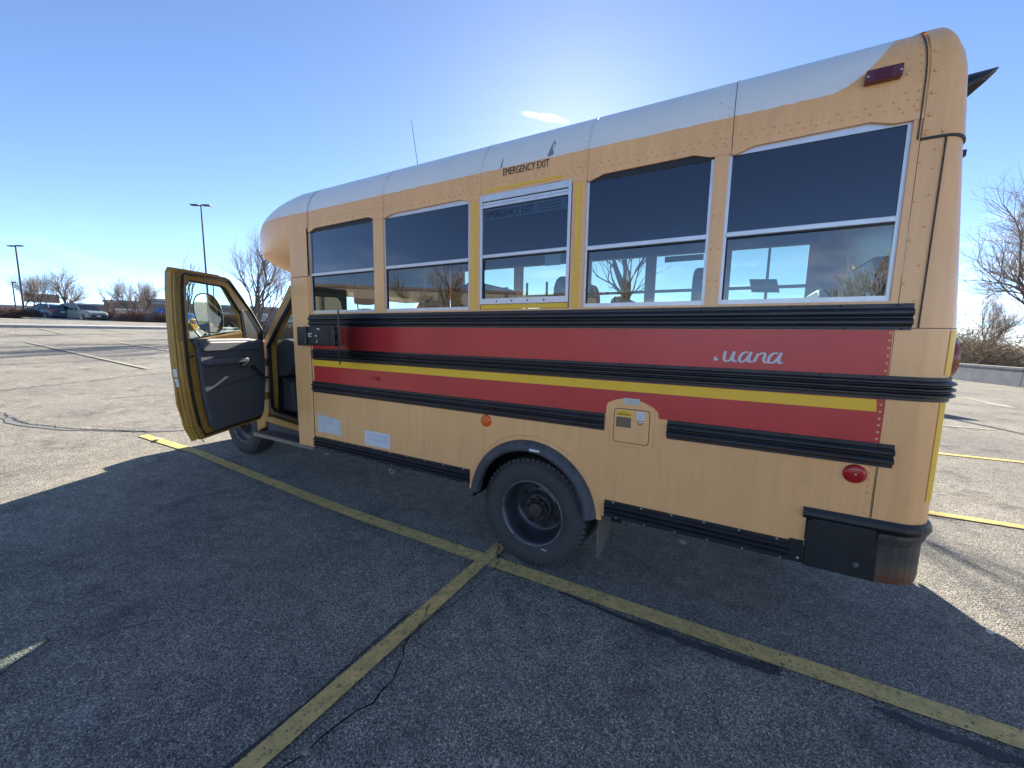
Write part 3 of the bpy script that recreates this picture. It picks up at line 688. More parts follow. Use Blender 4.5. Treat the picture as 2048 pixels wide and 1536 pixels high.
for k in range(4): q.box(.611, .679-.006*(k % 2), -.0082, -.0076, 1.176+k*.0062, 1.1785+k*.0062)
q.build('print_lines', m_print, sp, kind='stuff')
# lamps and reflectors on the side
def disc(x, z, r, m, name, d=.014, hole=False):
    o = P(MB().lathe([(0, -d), (r*.6, -d*.95), (r*.92, -d*.7), (r, -.001)], (x, 0, z), n=32), name, m, smooth=True)
    MB().lathe([(0, -.0035), (.004, -.003), (.005, 0)], (x, -d, z), n=10).build('screw', m_hubsilver, o)
    return o
disc(1.629, .958, .043, m_redlens, 'red_reflector')
disc(-.318, .962, .042, m_amber, 'orange_reflector')
o = P(MB().prismY(rrect(-1.425, -1.335, 1.168, 1.192, .011), -.014, -.0026), 'side_marker_lamp', m_redlens, bevel=.004)
MB().prismY(rrect(-1.365, -1.34, 1.172, 1.188, .006), -.0155, -.0142).build('lens_spot', m_dredlens, o)
def skew(x0, x1, z0, z1, s): return [(x0, z0), (x1, z0), (x1+s, z1), (x0+s, z1)]
y_, _ = surf(2.60)
o = P(MB().prismY(skew(1.502, 1.615, 2.578, 2.626, .002), -.024, .02), 'clearance_lamp', m_dredlens, bevel=.004)
MB().box(1.535, 1.58, -.0265, -.0241, 2.584, 2.620).build('lens_center', mat('lamp lens', (.10, .006, .02), .15), o)
for x in (1.509, 1.608): MB().lathe([(0, -.003), (.004, -.003), (.004, 0)], (x, -.0243, 2.60), n=8).build('screw', m_hubsilver, o)
# EMERGENCY EXIT lettering
put_text('lettering', 'EMERGENCY EXIT', .060, m_ink, -.209, -.0025, 2.528, bus, width=.310)
bpy.data.objects['lettering']['label'] = 'black EMERGENCY EXIT lettering above the middle window'
# primer scars on the white cove
for pts in ([(-.232, 2.578), (-.222, 2.578), (-.214, 2.64), (-.224, 2.62)], [(.086, 2.582), (.124, 2.588), (.132, 2.655), (.12, 2.68), (.108, 2.648)]):
    P(MB().add([(x, surf(z)[0]-.002, z+.001) for x, z in pts], [tuple(range(len(pts)))]), 'paint_scar', m_scar)
# tape around the emergency window
for (x0, x1, z0, z1) in ((-.437, -.409, 1.715, 2.40), (.277, .303, 1.715, 2.405), (-.368, .245, 1.714, 1.742), (-.335, .19, 2.452, 2.466)):
    P(MB().box(x0, x1, -.0025, -.0002, z0, z1), 'yellow_tape', m_tape)
# papers
pp = P(MB().prismY([(-2.155, .642), (-2.150, .806), (-2.10, .802), (-2.05, .795), (-1.99, .796), (-1.93, .788), (-1.845, .781), (-1.835, .72), (-1.822, .655), (-1.83, .640)], -.002, -.0002), 'torn_sticker', m_paper)
p2 = P(MB().prismY([(-1.533, .612), (-1.240, .616), (-1.240, .738), (-1.533, .735)], -.002, -.0002), 'sticker', m_white, label='white sticker with faint grey print low on the side')
q = MB()
for k in range(13): q.box(-1.50+k*.019, -1.50+k*.019+.011, -.0026, -.0021, .695, .715)
for k in range(11): q.box(-1.49+k*.02, -1.49+k*.02+.012, -.0026, -.0021, .655, .678)
q.build('faded_print', mat('faded print', (.55, .58, .64), .6), p2, kind='stuff')
q = MB()
for k in range(9): q.box(-2.12+k*.028, -2.12+k*.028+.013, -.0026, -.0021, .715, .735)
q.build('faded_print', mat('faded print light', (.55, .56, .58), .6), pp, kind='stuff')
# white script on the upper red band: only the tails of the letters can be read in the place
mscr = mat('white script', (.62, .62, .64), .5, var=.1)
def stroke(pts, r=.0062):
    n = len(pts); b = MB(); rows = []
    for i, (x, z) in enumerate(pts):
        a = pts[max(i-1, 0)]; c = pts[min(i+1, n-1)]; dx_, dz_ = c[0]-a[0], c[1]-a[1]; q = sqrt(dx_*dx_+dz_*dz_) or 1
        rr = r*(.55+.75*abs(dz_)/q); yy = -.0032-i*.00012; rows.append([(x-dz_/q*rr, yy, z+dx_/q*rr), (x+dz_/q*rr, yy, z-dx_/q*rr)])
    return b.grid(rows)
def arcp(cx, cz, rx, rz, a0, a1, n=9, sl=.35): 
    out_ = []
    for i in range(n+1):
        a = radians(a0+(a1-a0)*i/n); zz = cz+rz*sin(a); out_.append((cx+rx*cos(a)+sl*(zz-cz), zz))
    return out_
def letter_u(x): return arcp(x, 1.462, .022, .027, 100, 360)+[(x+.034, 1.485)]+arcp(x+.05, 1.462, .018, .026, 185, 330)
def letter_n(x): return [(x-.02, 1.437), (x-.004, 1.478)]+arcp(x+.014, 1.470, .014, .017, 150, 0)+arcp(x+.044, 1.455, .015, .018, 180, 330)
def ltr_a(x): return arcp(x, 1.458, .017, .024, 60, 330, 14)+[(x+.024, 1.468), (x+.030, 1.484), (x+.022, 1.462)]+arcp(x+.032, 1.447, .010, .012, 190, 320, 6)
def ltr_u(x): return [(x-.012, 1.484), (x-.017, 1.462)]+arcp(x, 1.452, .016, .018, 180, 350, 10)+[(x+.026, 1.484), (x+.020, 1.460)]+arcp(x+.032, 1.447, .010, .012, 190, 320, 6)
def ltr_n(x): return [(x-.020, 1.436), (x-.004, 1.476)]+arcp(x+.010, 1.466, .012, .014, 150, 10, 8)+[(x+.018, 1.448)]+arcp(x+.032, 1.447, .011, .012, 190, 320, 6)
for pts in (arcp(1.050, 1.452, .007, .014, 170, 330, 6), ltr_u(1.098), ltr_a(1.165), ltr_n(1.228), ltr_a(1.285)):
    P(stroke(pts, .0048), 'script_stroke', mscr)
# rear bumper
bp_path = [(1.475, 0), (1.72, -.004)]+[(1.905-.15+.15*sin(pi/2*i/8), .146-.15*cos(pi/2*i/8)) for i in range(9)]+[(1.905, 2.1)]
P(MB().sweep([(0, .718), (.012, .718), (.020, .735), (.018, .752), (.009, .768), (0, .768)], [(1.462, 0), (1.70, 0)]+[(XE-rc+rc*sin(pi/2*i/8), rc-rc*cos(pi/2*i/8)) for i in range(9)]+[(XE, 2.15)]), 'bumper_trim', m_black)
P(MB().prismY(rrect(1.479, 1.735, .487, .722, .03)[:10]+[(1.479, .487), (1.735, .487)], -.020, .01), 'bumper_side_plate', m_black, bevel=.004)
P(MB().sweep([(-.02, .487), (.004, .487), (.008, .52), (.008, .66), (.022, .70), (.022, .716), (-.02, .716)], [(1.722, -.012)]+bp_path[2:]), 'rear_bumper', m_rust)
for x, z in ((1.665, .548),): P(MB().lathe([(0, -.008), (.006, -.008), (.011, -.004), (.0125, 0)], (x, -.021, z), n=14), 'bolt', m_galv)
P(MB().lathe([(0, -.006), (.006, -.005), (.007, 0)], (1.458, -.007, .512), n=10), 'bolt', m_hubsilver)
# yellow reflective tape down the rear corner
for z0, z1 in ((1.41, 1.592), (.87, 1.295)):
    a = radians(74); 
    P(MB().add([(XE-rc+(rc+.002)*sin(t), rc-(rc+.002)*cos(t), z) for z in (z0, z1) for t in (radians(42), radians(52), radians(62), radians(72))], [(0, 1, 5, 4), (1, 2, 6, 5), (2, 3, 7, 6)]), 'yellow_tape', m_tape)
# tail lamp, flasher hood, small latch on the rear
for yy in (.27, 2.03):
    P(MB().lathe([(.10, 0), (.10, .03), (.088, .052), (.05, .06), (0, .062)], (XE, yy, 1.475), axis='X', n=32), 'tail_lamp', m_tail, smooth=True)
def hood(yc):
    x0 = XE-.085; rows = []
    for i in range(9):
        a = radians(-20+220*i/8); y = yc+.12*cos(a); z = 2.60+.115*sin(a)
        Lh = .19*(max(0, sin(a))**.55)+.012
        rows.append([(x0-.02, y, z), (x0+Lh*.5, y, z+.01), (x0+Lh, y*.94+yc*.06, z+.018)])
    o = P(MB().grid(rows), 'flasher_hood', m_black, smooth=True); s = o.modifiers.new('solid', 'SOLIDIFY'); s.thickness = .006
    P(MB().lathe([(.085, 0), (.085, .03), (.05, .045), (0, .05)], (x0-.005, yc, 2.60), axis='X', n=24), 'flasher_lamp', m_dredlens, smooth=True)
hood(.44); hood(1.86)
P(MB().box(1.85, 1.885, .16, .19, 2.30, 2.325), 'latch', m_black)
P(MB().box(1.905, 1.93, .30, .33, 1.09, 1.12), 'latch', m_black)
P(MB().tube([(-1.885, 1.1, 2.95), (-1.91, 1.1, 3.3), (-1.995, 1.1, 3.77)], .0045, 6, .002), 'antenna', m_black)

# stop arm: box, bracket and black-backed octagon hanging slightly ajar
sb = P(MB().box(-2.18, -1.80, -.055, 0, 1.432, 1.592), 'stop_arm_box', m_black, bevel=.006)
MB().box(-2.31, -2.18, -.058, -.050, 1.424, 1.590).build('side_flap', m_black, sb)
MB().box(-2.195, -2.165, -.066, -.055, 1.424, 1.594).build('hinge', m_grime, sb)
q = MB()
for k, wd in enumerate((.055, .03, .05)): q.box(-2.155, -2.155+wd, -.0575, -.0556, 1.528-k*.012, 1.535-k*.012)
q.box(-2.03, -1.995, -.0575, -.0556, 1.565, 1.578); q.build('print_lines', m_white, sb, kind='stuff')
MB().box(-1.955, -1.862, -.0575, -.0556, 1.437, 1.588).build('recess', m_seal, sb)
MB().lathe([(0, -.012), (.010, -.012), (.013, -.006), (.014, 0)], (-2.035, -.056, 1.512), n=16).build('lamp', m_hubsilver, sb, smooth=True)
MB().box(-2.044, -2.028, -.0575, -.0556, 1.452, 1.478).build('label', m_print, sb)
hx, hy = -1.765, -.05; aa = radians(35); oc = []
for k in range(8):
    t = radians(22.5+45*k); u_ = .214+.232*cos(t); oc.append((u_, 1.507+.226*sin(t)))
q = MB(); v = []
for th in (-.003, .003):
    for u_, z in oc: v.append((hx+cos(aa)*u_-sin(aa)*th, hy-sin(aa)*u_-cos(aa)*th, z))
q.add(v, [tuple(range(8)), tuple(range(15, 7, -1))]+[(i, (i+1) % 8, 8+(i+1) % 8, 8+i) for i in range(8)])
sa = P(q, 'stop_sign', m_black, label='black-backed octagonal stop arm hanging slightly ajar')
q = MB(); q.tube([(hx-.03, hy, 1.55), (hx+cos(aa)*.12, hy-sin(aa)*.12, 1.55)], .008, 6).tube([(hx-.03, hy, 1.46), (hx+cos(aa)*.12, hy-sin(aa)*.12, 1.46)], .008, 6)
P(q, 'stop_arm_bracket', m_black)

# ------------------------------------------------------------ windows
def window(i, a, c, near=True):
    yy = .012 if near else W-.022
    z0, z1, zm = 1.712, 2.435, 2.043
    f = MB(); d0, d1 = yy, yy+.018
    f.box(a, a+.014, d0, d1, z0, z1).box(c-.014, c, d0, d1, z0, z1).box(a+.014, c-.014, d0-.004, d1, z0, z0+.022).box(a+.014, c-.014, d0, d1, z1-.030, z1)
    o = P(f, 'window', m_alu)
    MB().box(a+.014, c-.014, d0-.006, d1-.001, zm-.011, zm+.013).build('mullion', m_alu, o, bevel=.003)
    MB().box(a+.014, c-.014, d0-.001, d0+.003, zm-.018, zm-.0115).build('gasket', m_seal, o)
    up = MB().add([(a+.014, yy+.006, zm+.012), (c-.014, yy+.006, zm+.012), (c-.014, yy+.006, z1-.03), (a+.014, yy+.006, z1-.03)], [(0, 1, 2, 3)]).build('upper_pane', m_dark if near else m_farpane, o)
    lw = MB().add([(a+.014, yy+.010, z0+.02), (c-.014, yy+.010, z0+.02), (c-.014, yy+.010, zm-.011), (a+.014, yy+.010, zm-.011)], [(0, 1, 2, 3)]).build('lower_pane', m_pane if near else m_farpane, o)
    # dark rubber lining of the opening
    if near: MB().box(a+.014, a+.022, d0+.004, d1, z0+.022, zm-.012).build('gasket', m_seal, o)
    return o
wins = []
for i, (a, c) in enumerate(OP):
    if i == 2: continue
    wins.append(window(i, a, c)); 
for i, (a, c) in enumerate(OP): window(i, a, c, near=False)
# windows 1 and 4 show a dark slot under the header
for a, c in (OP[0], OP[3]):
    P(MB().box(a, c, .0085, .0115, 2.405, 2.437), 'header_gap', m_seal)
# emergency window: outer flap frame, screws, decals
a, c = OP[2]; f = MB(); d0, d1 = -.010, .02
f.box(a+.004, a+.020, d0, d1, 1.744, 2.432).box(c-.022, c-.004, d0, d1, 1.744, 2.432).box(a+.020, c-.022, d0, d1, 1.744, 1.782).box(a+.020, c-.022, d0+.006, d1, 2.392, 2.432)
ew = P(f, 'window', m_alu, label='aluminium emergency window with its lettered decal', bevel=.002)
MB().box(a+.020, c-.022, d0+.010, d1, 2.372, 2.386).box(a+.020, c-.022, d0+.004, d1, 2.352, 2.368).build('top_rail', m_alu, ew)
MB().box(a+.020, c-.022, d0+.003, d1, 2.040, 2.062).build('mullion', m_alu, ew, bevel=.003)
MB().box(a+.020, c-.022, .004, .016, 2.368, 2.392).box(a+.020, c-.022, .0, .01, 2.033, 2.0395).box(a+.020, a+.028, .0, .012, 1.782, 2.03).build('gasket', m_seal, ew)
q = MB()
for k in range(4): q.rivet(a+.135+k*.112, d0, 1.763, .006, .003)
q.build('screws', m_black, ew, kind='stuff')
MB().add([(a+.02, .006, 2.062), (c-.022, .006, 2.062), (c-.022, .006, 2.352), (a+.02, .006, 2.352)], [(0, 1, 2, 3)]).build('upper_pane', m_dark, ew)
MB().add([(a+.02, .010, 1.782), (c-.022, .010, 1.782), (c-.022, .010, 2.034), (a+.02, .010, 2.034)], [(0, 1, 2, 3)]).build('lower_pane', m_pane, ew)
m_decal = mat('tinted decal', (.045, .085, .14), .25)
m_decink = mat('decal ink', (.010, .018, .038), .3)
MB().box(a+.035, c-.03, .0035, .005, 2.275, 2.345).build('decal', m_decal, ew)
o = put_text('lettering', 'EMERGENCY EXIT', .062, m_decink, a+.045, .0015, 2.288, ew, width=.34)
q = MB()
for r_ in range(3):
    for k in range(8): q.box(a+.41+k*.019, a+.41+k*.019+.013, .0025, .0032, 2.325-r_*.017, 2.332-r_*.017)
q.build('print_lines', m_decink, ew, kind='stuff')
MB().box(.085, .185, .0115, .0125, 1.965, 2.03).build('square_sticker', mat('blue grey sticker', (.16, .24, .30), .4), ew)
# mirrored lettering of the far exit window, read from the inside
fs = P(MB().box(.43, .80, W-.0265, W-.0255, 2.335, 2.395), 'far_exit_decal', mat('pale decal', (.35, .42, .42), .6))
put_text('lettering', 'EMERGENCY EXIT', .05, m_ink, .57, W-.0275, 2.348, fs, bold=.0004, width=.215, mirror=True)

# ------------------------------------------------------------ interior
def seat(x, y0, y1):
    o = MB(); p = rrect(y0, y1, 1.42, 1.93, .12, 5)
    o.prismX(p, x, x+.09); s = P(o, 'bench_seat', m_seat, bevel=.02)
    MB().box(x-.40, x+.05, y0+.01, y1-.01, 1.30, 1.42).build('cushion', m_seat, s, bevel=.03)
    MB().box(x-.36, x-.33, y0+.05, y0+.08, .95, 1.30).box(x-.36, x-.33, y1-.08, y1-.05, .95, 1.30).build('seat_leg', m_black, s)
for x in (-.62, .10, .90, 1.64):
    seat(x, .10, .85); seat(x, 1.42, 2.2)
P(MB().tube([(-2.2, .75, .95), (-2.2, .75, 2.8)], .016, 8).tube([(-2.2, 1.5, .95), (-2.2, 1.5, 2.8)], .016, 8), 'stanchion', m_alu)
# equipment rack with board and blue cloth behind the second window
P(MB().tube([(-1.9, 1.9, 1.75), (-.7, 1.9, 1.80)], .016, 6).tube([(-1.6, 1.9, 1.2), (-1.6, 1.9, 2.1)], .014, 6).tube([(-1.35, 1.9, 1.2), (-1.35, 1.9, 2.1)], .014, 6).tube([(-1.0, 1.9, 1.2), (-1.0, 1.9, 2.15)], .014, 6).tube([(-.75, 1.9, 1.2), (-.75, 1.9, 2.15)], .014, 6), 'rack', m_white)
P(MB().box(-1.80, -1.42, 1.85, 1.87, 1.90, 2.06), 'board', mat('beige board', (.45, .40, .33), .7))
P(MB().box(-1.42, -1.20, 1.80, 1.815, 1.80, 2.10), 'blue_cloth', mat('blue cloth', (.03, .10, .30), .8, var=.2, vs=9))
P(MB().tube([(-2.05, .35, 2.5), (-2.07, .36, 2.2), (-2.03, .36, 1.95), (-2.0, .38, 1.6)], .006, 6), 'hanging_cord', m_black)
P(MB().box(-2.12, -1.98, .4, .55, 1.82, 1.96).box(-2.1, -1.95, .42, .5, 1.70, 1.78), 'control_box', m_black, bevel=.02)

# ------------------------------------------------------------ front roof cap
rows = []; nseg = 12
ROOFP = prof(0)
def capsec(u):
    X = -2.43-1.0*u; k = sqrt(max(0, 1-u**2.2)); hw = 1.15-.46*(1-k)
    zt = 2.955-.30*(1-sqrt(max(0, 1-u**2)))-.10*u; zb = 2.05+.30*(1-sqrt(max(0, 1-u**2.0))); zc = 2.40
    pts = [(X, 1.15+(y-1.15)*hw/1.15, zc+(z-zc)*(zt-zc)/(2.955-zc)) for y, z in ROOFP]
    for i in range(1, 20):
        a = pi*i/20; ca, sa_ = cos(a), sin(a); e = 2/2.6
        pts.append((X, 1.15+hw*math.copysign(abs(ca)**e, ca), zc+(2.545-zc)*(zt-zc)/(2.955-zc)*(1-sa_)*.0-(zc-zb)*abs(sa_)**e))
    return pts
for i in range(15): rows.append(capsec(sin(pi/2*i/14)))
mb = MB().grid(rows, True); n = len(rows[-1]); o = len(mb.v); mb.v += rows[-1]; mb.f.append(tuple(range(o, o+n)))
P(mb, 'front_roof_cap', m_roof, smooth=True)
# flat side and roof piece between the cap nose and the first joint
p = prof(0, 2.035); P(MB().grid([[(x, y, z) for y, z in p] for x in (-2.455, -2.176)]), 'front_roof_section', m_roof, smooth=True)
P(MB().box(-2.45, -2.2, -.004, .004, 2.028, 2.036), 'seam', m_grime)
P(MB().grid([[(x, y, z) for y, z in prof(-.003, 2.04)] for x in (-2.178, -2.177, -2.174, -2.173)]), 'roof_seam', m_seal, smooth=True)
bb = MB()
for k in range(5): bb.rivet(-2.215, 0, 2.12+k*.095, .006)
for k in range(3): bb.rivet(-2.42+k*.09, 0, 2.065, .006)
P(bb, 'rivets', m_paint, kind='stuff')
P(MB().box(-3.12, -3.06, .22, .255, 2.47, 2.50), 'clearance_lamp', m_dredlens, bevel=.006, label='small dark clearance lamp on the front cap')
P(MB().prismX([(.3, 2.07), (2.0, 2.07), (1.95, 1.97), (.35, 1.97)], -2.95, -2.40), 'cap_neck', m_paint, bevel=.02)

# ------------------------------------------------------------ cab
YN, YF = .15, 2.15
zg = gz(-3.9)
wa = [(-3.90+.44*cos(a), .40+zg+.42*sin(a)) for a in [radians(188-196*i/18) for i in range(19)]]
side = [(-4.72, .62)]+[(-4.72, .50)]+[(-4.40, .47)]+wa+[(-3.40, .46), (-3.30, .50), (-3.30, 1.36), (-3.36, 1.42), (-3.7, 1.36), (-4.3, 1.24), (-4.62, 1.12), (-4.72, .98)]
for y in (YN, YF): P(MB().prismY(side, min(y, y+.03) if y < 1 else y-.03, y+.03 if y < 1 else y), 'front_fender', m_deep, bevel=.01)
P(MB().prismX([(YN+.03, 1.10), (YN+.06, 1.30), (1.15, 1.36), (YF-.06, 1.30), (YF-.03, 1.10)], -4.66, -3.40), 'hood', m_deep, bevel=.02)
P(MB().box(-4.74, -4.66, YN+.05, YF-.05, .62, 1.12), 'grille', m_black)
P(MB().box(-4.86, -4.72, YN-.02, YF+.02, .45, .62), 'front_bumper', m_black, bevel=.02)
# pillar, sill and rear jamb of the door opening
P(MB().add([(-3.26, YN, 1.40), (-3.17, YN, 1.40), (-2.70, YN+.02, 1.935), (-2.42, YN+.03, 1.955), (-2.42, YN+.03, 2.02), (-2.76, YN+.02, 2.0),
            (-3.26, YN+.09, 1.40), (-3.17, YN+.09, 1.40), (-2.70, YN+.11, 1.935), (-2.42, YN+.12, 1.955), (-2.42, YN+.12, 2.02), (-2.76, YN+.11, 2.0)],
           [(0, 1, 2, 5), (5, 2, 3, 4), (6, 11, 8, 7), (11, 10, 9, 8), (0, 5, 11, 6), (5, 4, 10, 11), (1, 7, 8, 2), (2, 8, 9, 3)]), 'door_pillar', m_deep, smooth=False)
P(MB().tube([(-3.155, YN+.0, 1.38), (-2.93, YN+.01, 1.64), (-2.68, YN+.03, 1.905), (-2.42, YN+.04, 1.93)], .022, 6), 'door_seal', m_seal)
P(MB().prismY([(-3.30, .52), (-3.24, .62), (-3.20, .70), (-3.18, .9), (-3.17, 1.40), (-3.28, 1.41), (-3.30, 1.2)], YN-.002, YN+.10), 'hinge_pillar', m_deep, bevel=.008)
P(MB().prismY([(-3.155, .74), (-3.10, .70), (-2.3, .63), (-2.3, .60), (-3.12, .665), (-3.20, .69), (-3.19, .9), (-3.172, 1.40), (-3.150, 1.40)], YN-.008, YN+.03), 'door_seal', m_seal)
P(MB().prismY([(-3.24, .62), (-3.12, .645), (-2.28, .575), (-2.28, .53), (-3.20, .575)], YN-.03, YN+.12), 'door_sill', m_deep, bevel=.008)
for z in (.86, 1.22): P(MB().box(-3.235, -3.19, YN-.04, YN+.0, z-.04, z+.04), 'door_hinge', m_deep, bevel=.006)
P(MB().lathe([(0, -.006), (.012, -.005), (.014, 0)], (-3.23, YN-.004, 1.02), n=12), 'bolt', m_black)
# step
P(MB().box(-3.25, -2.24, .02, YN+.10, .455, .470), 'running_board', m_galv)
P(MB().box(-3.25, -2.24, .0, .02, .445, .480), 'step_edge', mat('step edge', (.25, .21, .18), .5, var=.3, vs=12))
P(MB().box(-3.28, -2.2, YN+.02, YN+.06, .44, .62), 'rocker_panel', m_indark)
# cab interior
P(MB().box(-3.30, -2.3, YN+.12, YF-.05, .60, .64), 'cab_floor', m_indark)
P(MB().box(-3.40, -3.35, YN+.05, YF-.05, .5, 1.36), 'firewall', m_indark)
P(MB().prismY([(-3.42, 1.37), (-3.25, 1.43), (-3.05, 1.47), (-2.88, 1.44), (-2.83, 1.36), (-2.88, 1.22), (-3.05, 1.08), (-3.30, 1.02), (-3.42, 1.02)], YN+.11, YF-.1), 'dashboard', m_indark, bevel=.02)
P(MB().box(-3.12, -2.45, .95, 1.45, .62, 1.34), 'engine_cover_sun_block', m_indark, bevel=.05)  # cover between the seats, added and raised to block a sunbeam through the cab
P(MB().box(-4.5, 1.8, .55, 1.75, .38, .90), 'chassis_sun_block', m_black)  # plain box for the frame, added to block sun passing under the bus
P(MB().box(1.45, 1.86, .9, 2.1, .40, .76), 'rear_sun_block', m_black)  # made-up box added under the rear to stop a wedge of sunlight
P(MB().tube([(-1.40, .25, .45), (-1.40, .20, .40), (-1.38, .16, .385)], .012, 8).lathe([(.018, -.01), (.03, -.01), (.03, .01), (.018, .01), (.018, -.01)], (-1.37, .14, .365), n=14), 'tow_ring', m_hubsilver)
P(MB().prismY([(-3.16, .68), (-2.95, .68), (-3.0, 1.0), (-3.16, 1.05)], YN+.13, YN+.5), 'kick_panel', m_indark, bevel=.02)
MBs = MB(); ring = [(-2.74+.07*cos(t)*.0+.05*sin(t), .62+.19*cos(t), 1.36+.18*sin(t)) for t in [2*pi*i/24 for i in range(25)]]
MBs.tube(ring, .014, 6).tube([(-2.74, .62, 1.36), (-3.0, .62, 1.22)], .03, 8).tube([(-2.74, .45, 1.36), (-2.74, .79, 1.36)], .014, 6)
P(MBs, 'steering_wheel', m_black)
P(MB().prismX(rrect(.35, .9, 1.0, 1.75, .1), -2.42, -2.34).box(-2.75, -2.40, .35, .9, .92, 1.05), 'driver_seat', m_seat, bevel=.02)
P(MB().box(-2.46, -2.43, .06, YF, .45, .64), 'rear_cab_wall', m_indark)
# windshield, far pillar, passenger side
P(MB().add([(-3.34, YN+.10, 1.40), (-3.34, YF-.10, 1.40), (-2.80, YF-.14, 1.98), (-2.80, YN+.14, 1.98)], [(0, 1, 2, 3)]), 'windshield', m_cabglass)
P(MB().add([(-3.26, YF, 1.40), (-3.17, YF, 1.40), (-2.70, YF-.02, 1.935), (-2.76, YF-.02, 2.0), (-3.26, YF-.09, 1.40), (-3.17, YF-.09, 1.40), (-2.70, YF-.11, 1.935), (-2.76, YF-.11, 2.0)],
           [(0, 1, 2, 3), (4, 7, 6, 5), (0, 3, 7, 4), (1, 5, 6, 2)]).box(-2.55, -2.42, YF-.06, YF, .6, 2.0).box(-3.3, -2.42, YF-.03, YF, .5, 1.38), 'passenger_side', m_deep)
P(MB().box(-3.37, -2.45, YF-.07, YF-.032, .6, 1.36), 'passenger_door_trim', m_indark, bevel=.01)
P(MB().box(-2.86, -2.42, YN+.10, YF-.1, 1.99, 2.03), 'cab_roof', m_deep)

# open driver door: u runs from hinge to free end, t is thickness outwards (away from the camera), angle 60 degrees
H = Vector((-3.2, .14)); DV = Vector((cos(radians(60)), -sin(radians(60)))); DN = Vector((-DV.y, DV.x))*-1      # points forward/outside
def dpt(u, z, t): p_ = H+DV*u+DN*t; return (p_.x, p_.y, z)
DN = Vector((-.866, -.5))
def door_prism(poly, t0, t1, mb=None):
    mb = mb or MB(); n = len(poly)
    v = [dpt(u, z, t0) for u, z in poly]+[dpt(u, z, t1) for u, z in poly]
    return mb.add(v, [tuple(range(n)), tuple(range(2*n-1, n-1, -1))]+[(i, (i+1) % n, n+(i+1) % n, n+i) for i in range(n)])
def door_ring(outer, inner, t0, t1):
    n = len(outer); mb = MB(); v = [dpt(u, z, t) for t in (t0, t1) for pl in (outer, inner) for u, z in pl]
    f = []
    for i in range(n):
        j = (i+1) % n
        f += [(i, j, n+j, n+i), (2*n+i, 3*n+i, 3*n+j, 2*n+j), (i, 2*n+i, 2*n+j, j), (n+i, n+j, 3*n+j, 3*n+i)]
    return mb.add(v, f)
out_l = [(.02, 1.57), (.035, 1.02), (.10, .66), (.15, .632), (.93, .628), (.985, .75), (1.02, .95), (1.045, 1.2), (1.05, 1.45)]
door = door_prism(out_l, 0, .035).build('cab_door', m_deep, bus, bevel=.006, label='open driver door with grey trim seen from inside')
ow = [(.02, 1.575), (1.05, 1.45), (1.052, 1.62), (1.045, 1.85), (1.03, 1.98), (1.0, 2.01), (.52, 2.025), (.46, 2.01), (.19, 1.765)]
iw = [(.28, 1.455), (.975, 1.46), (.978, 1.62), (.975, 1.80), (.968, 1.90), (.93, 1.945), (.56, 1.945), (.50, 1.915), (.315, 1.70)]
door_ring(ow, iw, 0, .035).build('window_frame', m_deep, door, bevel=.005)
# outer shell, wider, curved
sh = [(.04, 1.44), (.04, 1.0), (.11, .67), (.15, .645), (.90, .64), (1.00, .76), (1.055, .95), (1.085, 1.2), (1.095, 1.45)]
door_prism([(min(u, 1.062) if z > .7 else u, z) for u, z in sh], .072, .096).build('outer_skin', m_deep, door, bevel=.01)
edge = [(.90, .64, .985, .628), (1.00, .76, 0, 0)]
e1 = [(.93, .628), (.985, .75), (1.02, .95), (1.045, 1.2), (1.05, 1.45), (1.052, 1.62), (1.045, 1.85), (1.03, 1.98), (1.0, 2.01)]
e2 = [(.93, .612), (1.0, .75), (1.038, .95), (1.064, 1.2), (1.072, 1.45), (1.072, 1.62), (1.062, 1.85), (1.046, 1.99), (1.02, 2.03)]
e3 = [(.93, .62), (.992, .75), (1.03, .95), (1.056, 1.2), (1.062, 1.45), (1.063, 1.62), (1.055, 1.85), (1.04, 1.985), (1.01, 2.02)]
MB().grid([[dpt(u, z, .0) for u, z in e1], [dpt(u, z, .05) for u, z in e1], [dpt(u, z, .052) for u, z in e3], [dpt(u, z, .085) for u, z in e2], [dpt(u, z, .095) for u, z in e2]]).build('door_edge', m_deep, door)
door_ring([(u+.012*(1 if u > .5 else -1)*.0, z) for u, z in ow], ow, .036, .11)
b2 = MB()
ro = [(.0, 1.59), (1.07, 1.45), (1.07, 1.62), (1.06, 1.85), (1.044, 1.99), (1.018, 2.03), (.51, 2.045), (.45, 2.03), (.175, 1.785)]
door_ring(ro, [(u_+(.035 if u_ > .7 else -.045), z+(.02 if z > 1.8 else -.01)) for u_, z in iw], .070, .094).build('outer_window_frame', m_deep, door, bevel=.005)
# black weather seal loop on the inside face
so_ = [(.045, 1.56), (.055, 1.03), (.125, .69), (.17, .662), (.90, .662), (.955, .77), (.993, .96), (1.017, 1.2), (1.024, 1.45), (1.025, 1.62), (1.018, 1.84), (1.003, 1.965), (.975, 1.985), (.525, 2.0), (.475, 1.985), (.21, 1.755)]
loop = [dpt(u, z, -.006) for u, z in so_]; loop.append(loop[0])
MB().tube(loop, .011, 6).build('weather_seal', m_seal, door)
MB().tube([dpt(u, z, -.004) for u, z in [(.92, .605), (1.03, .75), (1.075, .95), (1.1, 1.2), (1.1, 1.4)]], .004, 5).build('edge_line', m_deep, door)
iw2 = [(.29+.0, 1.47), (.962, 1.475), (.965, 1.62), (.962, 1.80), (.955, 1.885), (.92, 1.932), (.565, 1.932), (.51, 1.905), (.325, 1.69)]
door_ring(iw, iw2, .012, .026).build('glass_channel', m_seal, door)
MB().add([dpt(u, z, .02) for u, z in iw], [tuple(range(9))]).build('window_pane', m_cabglass, door)
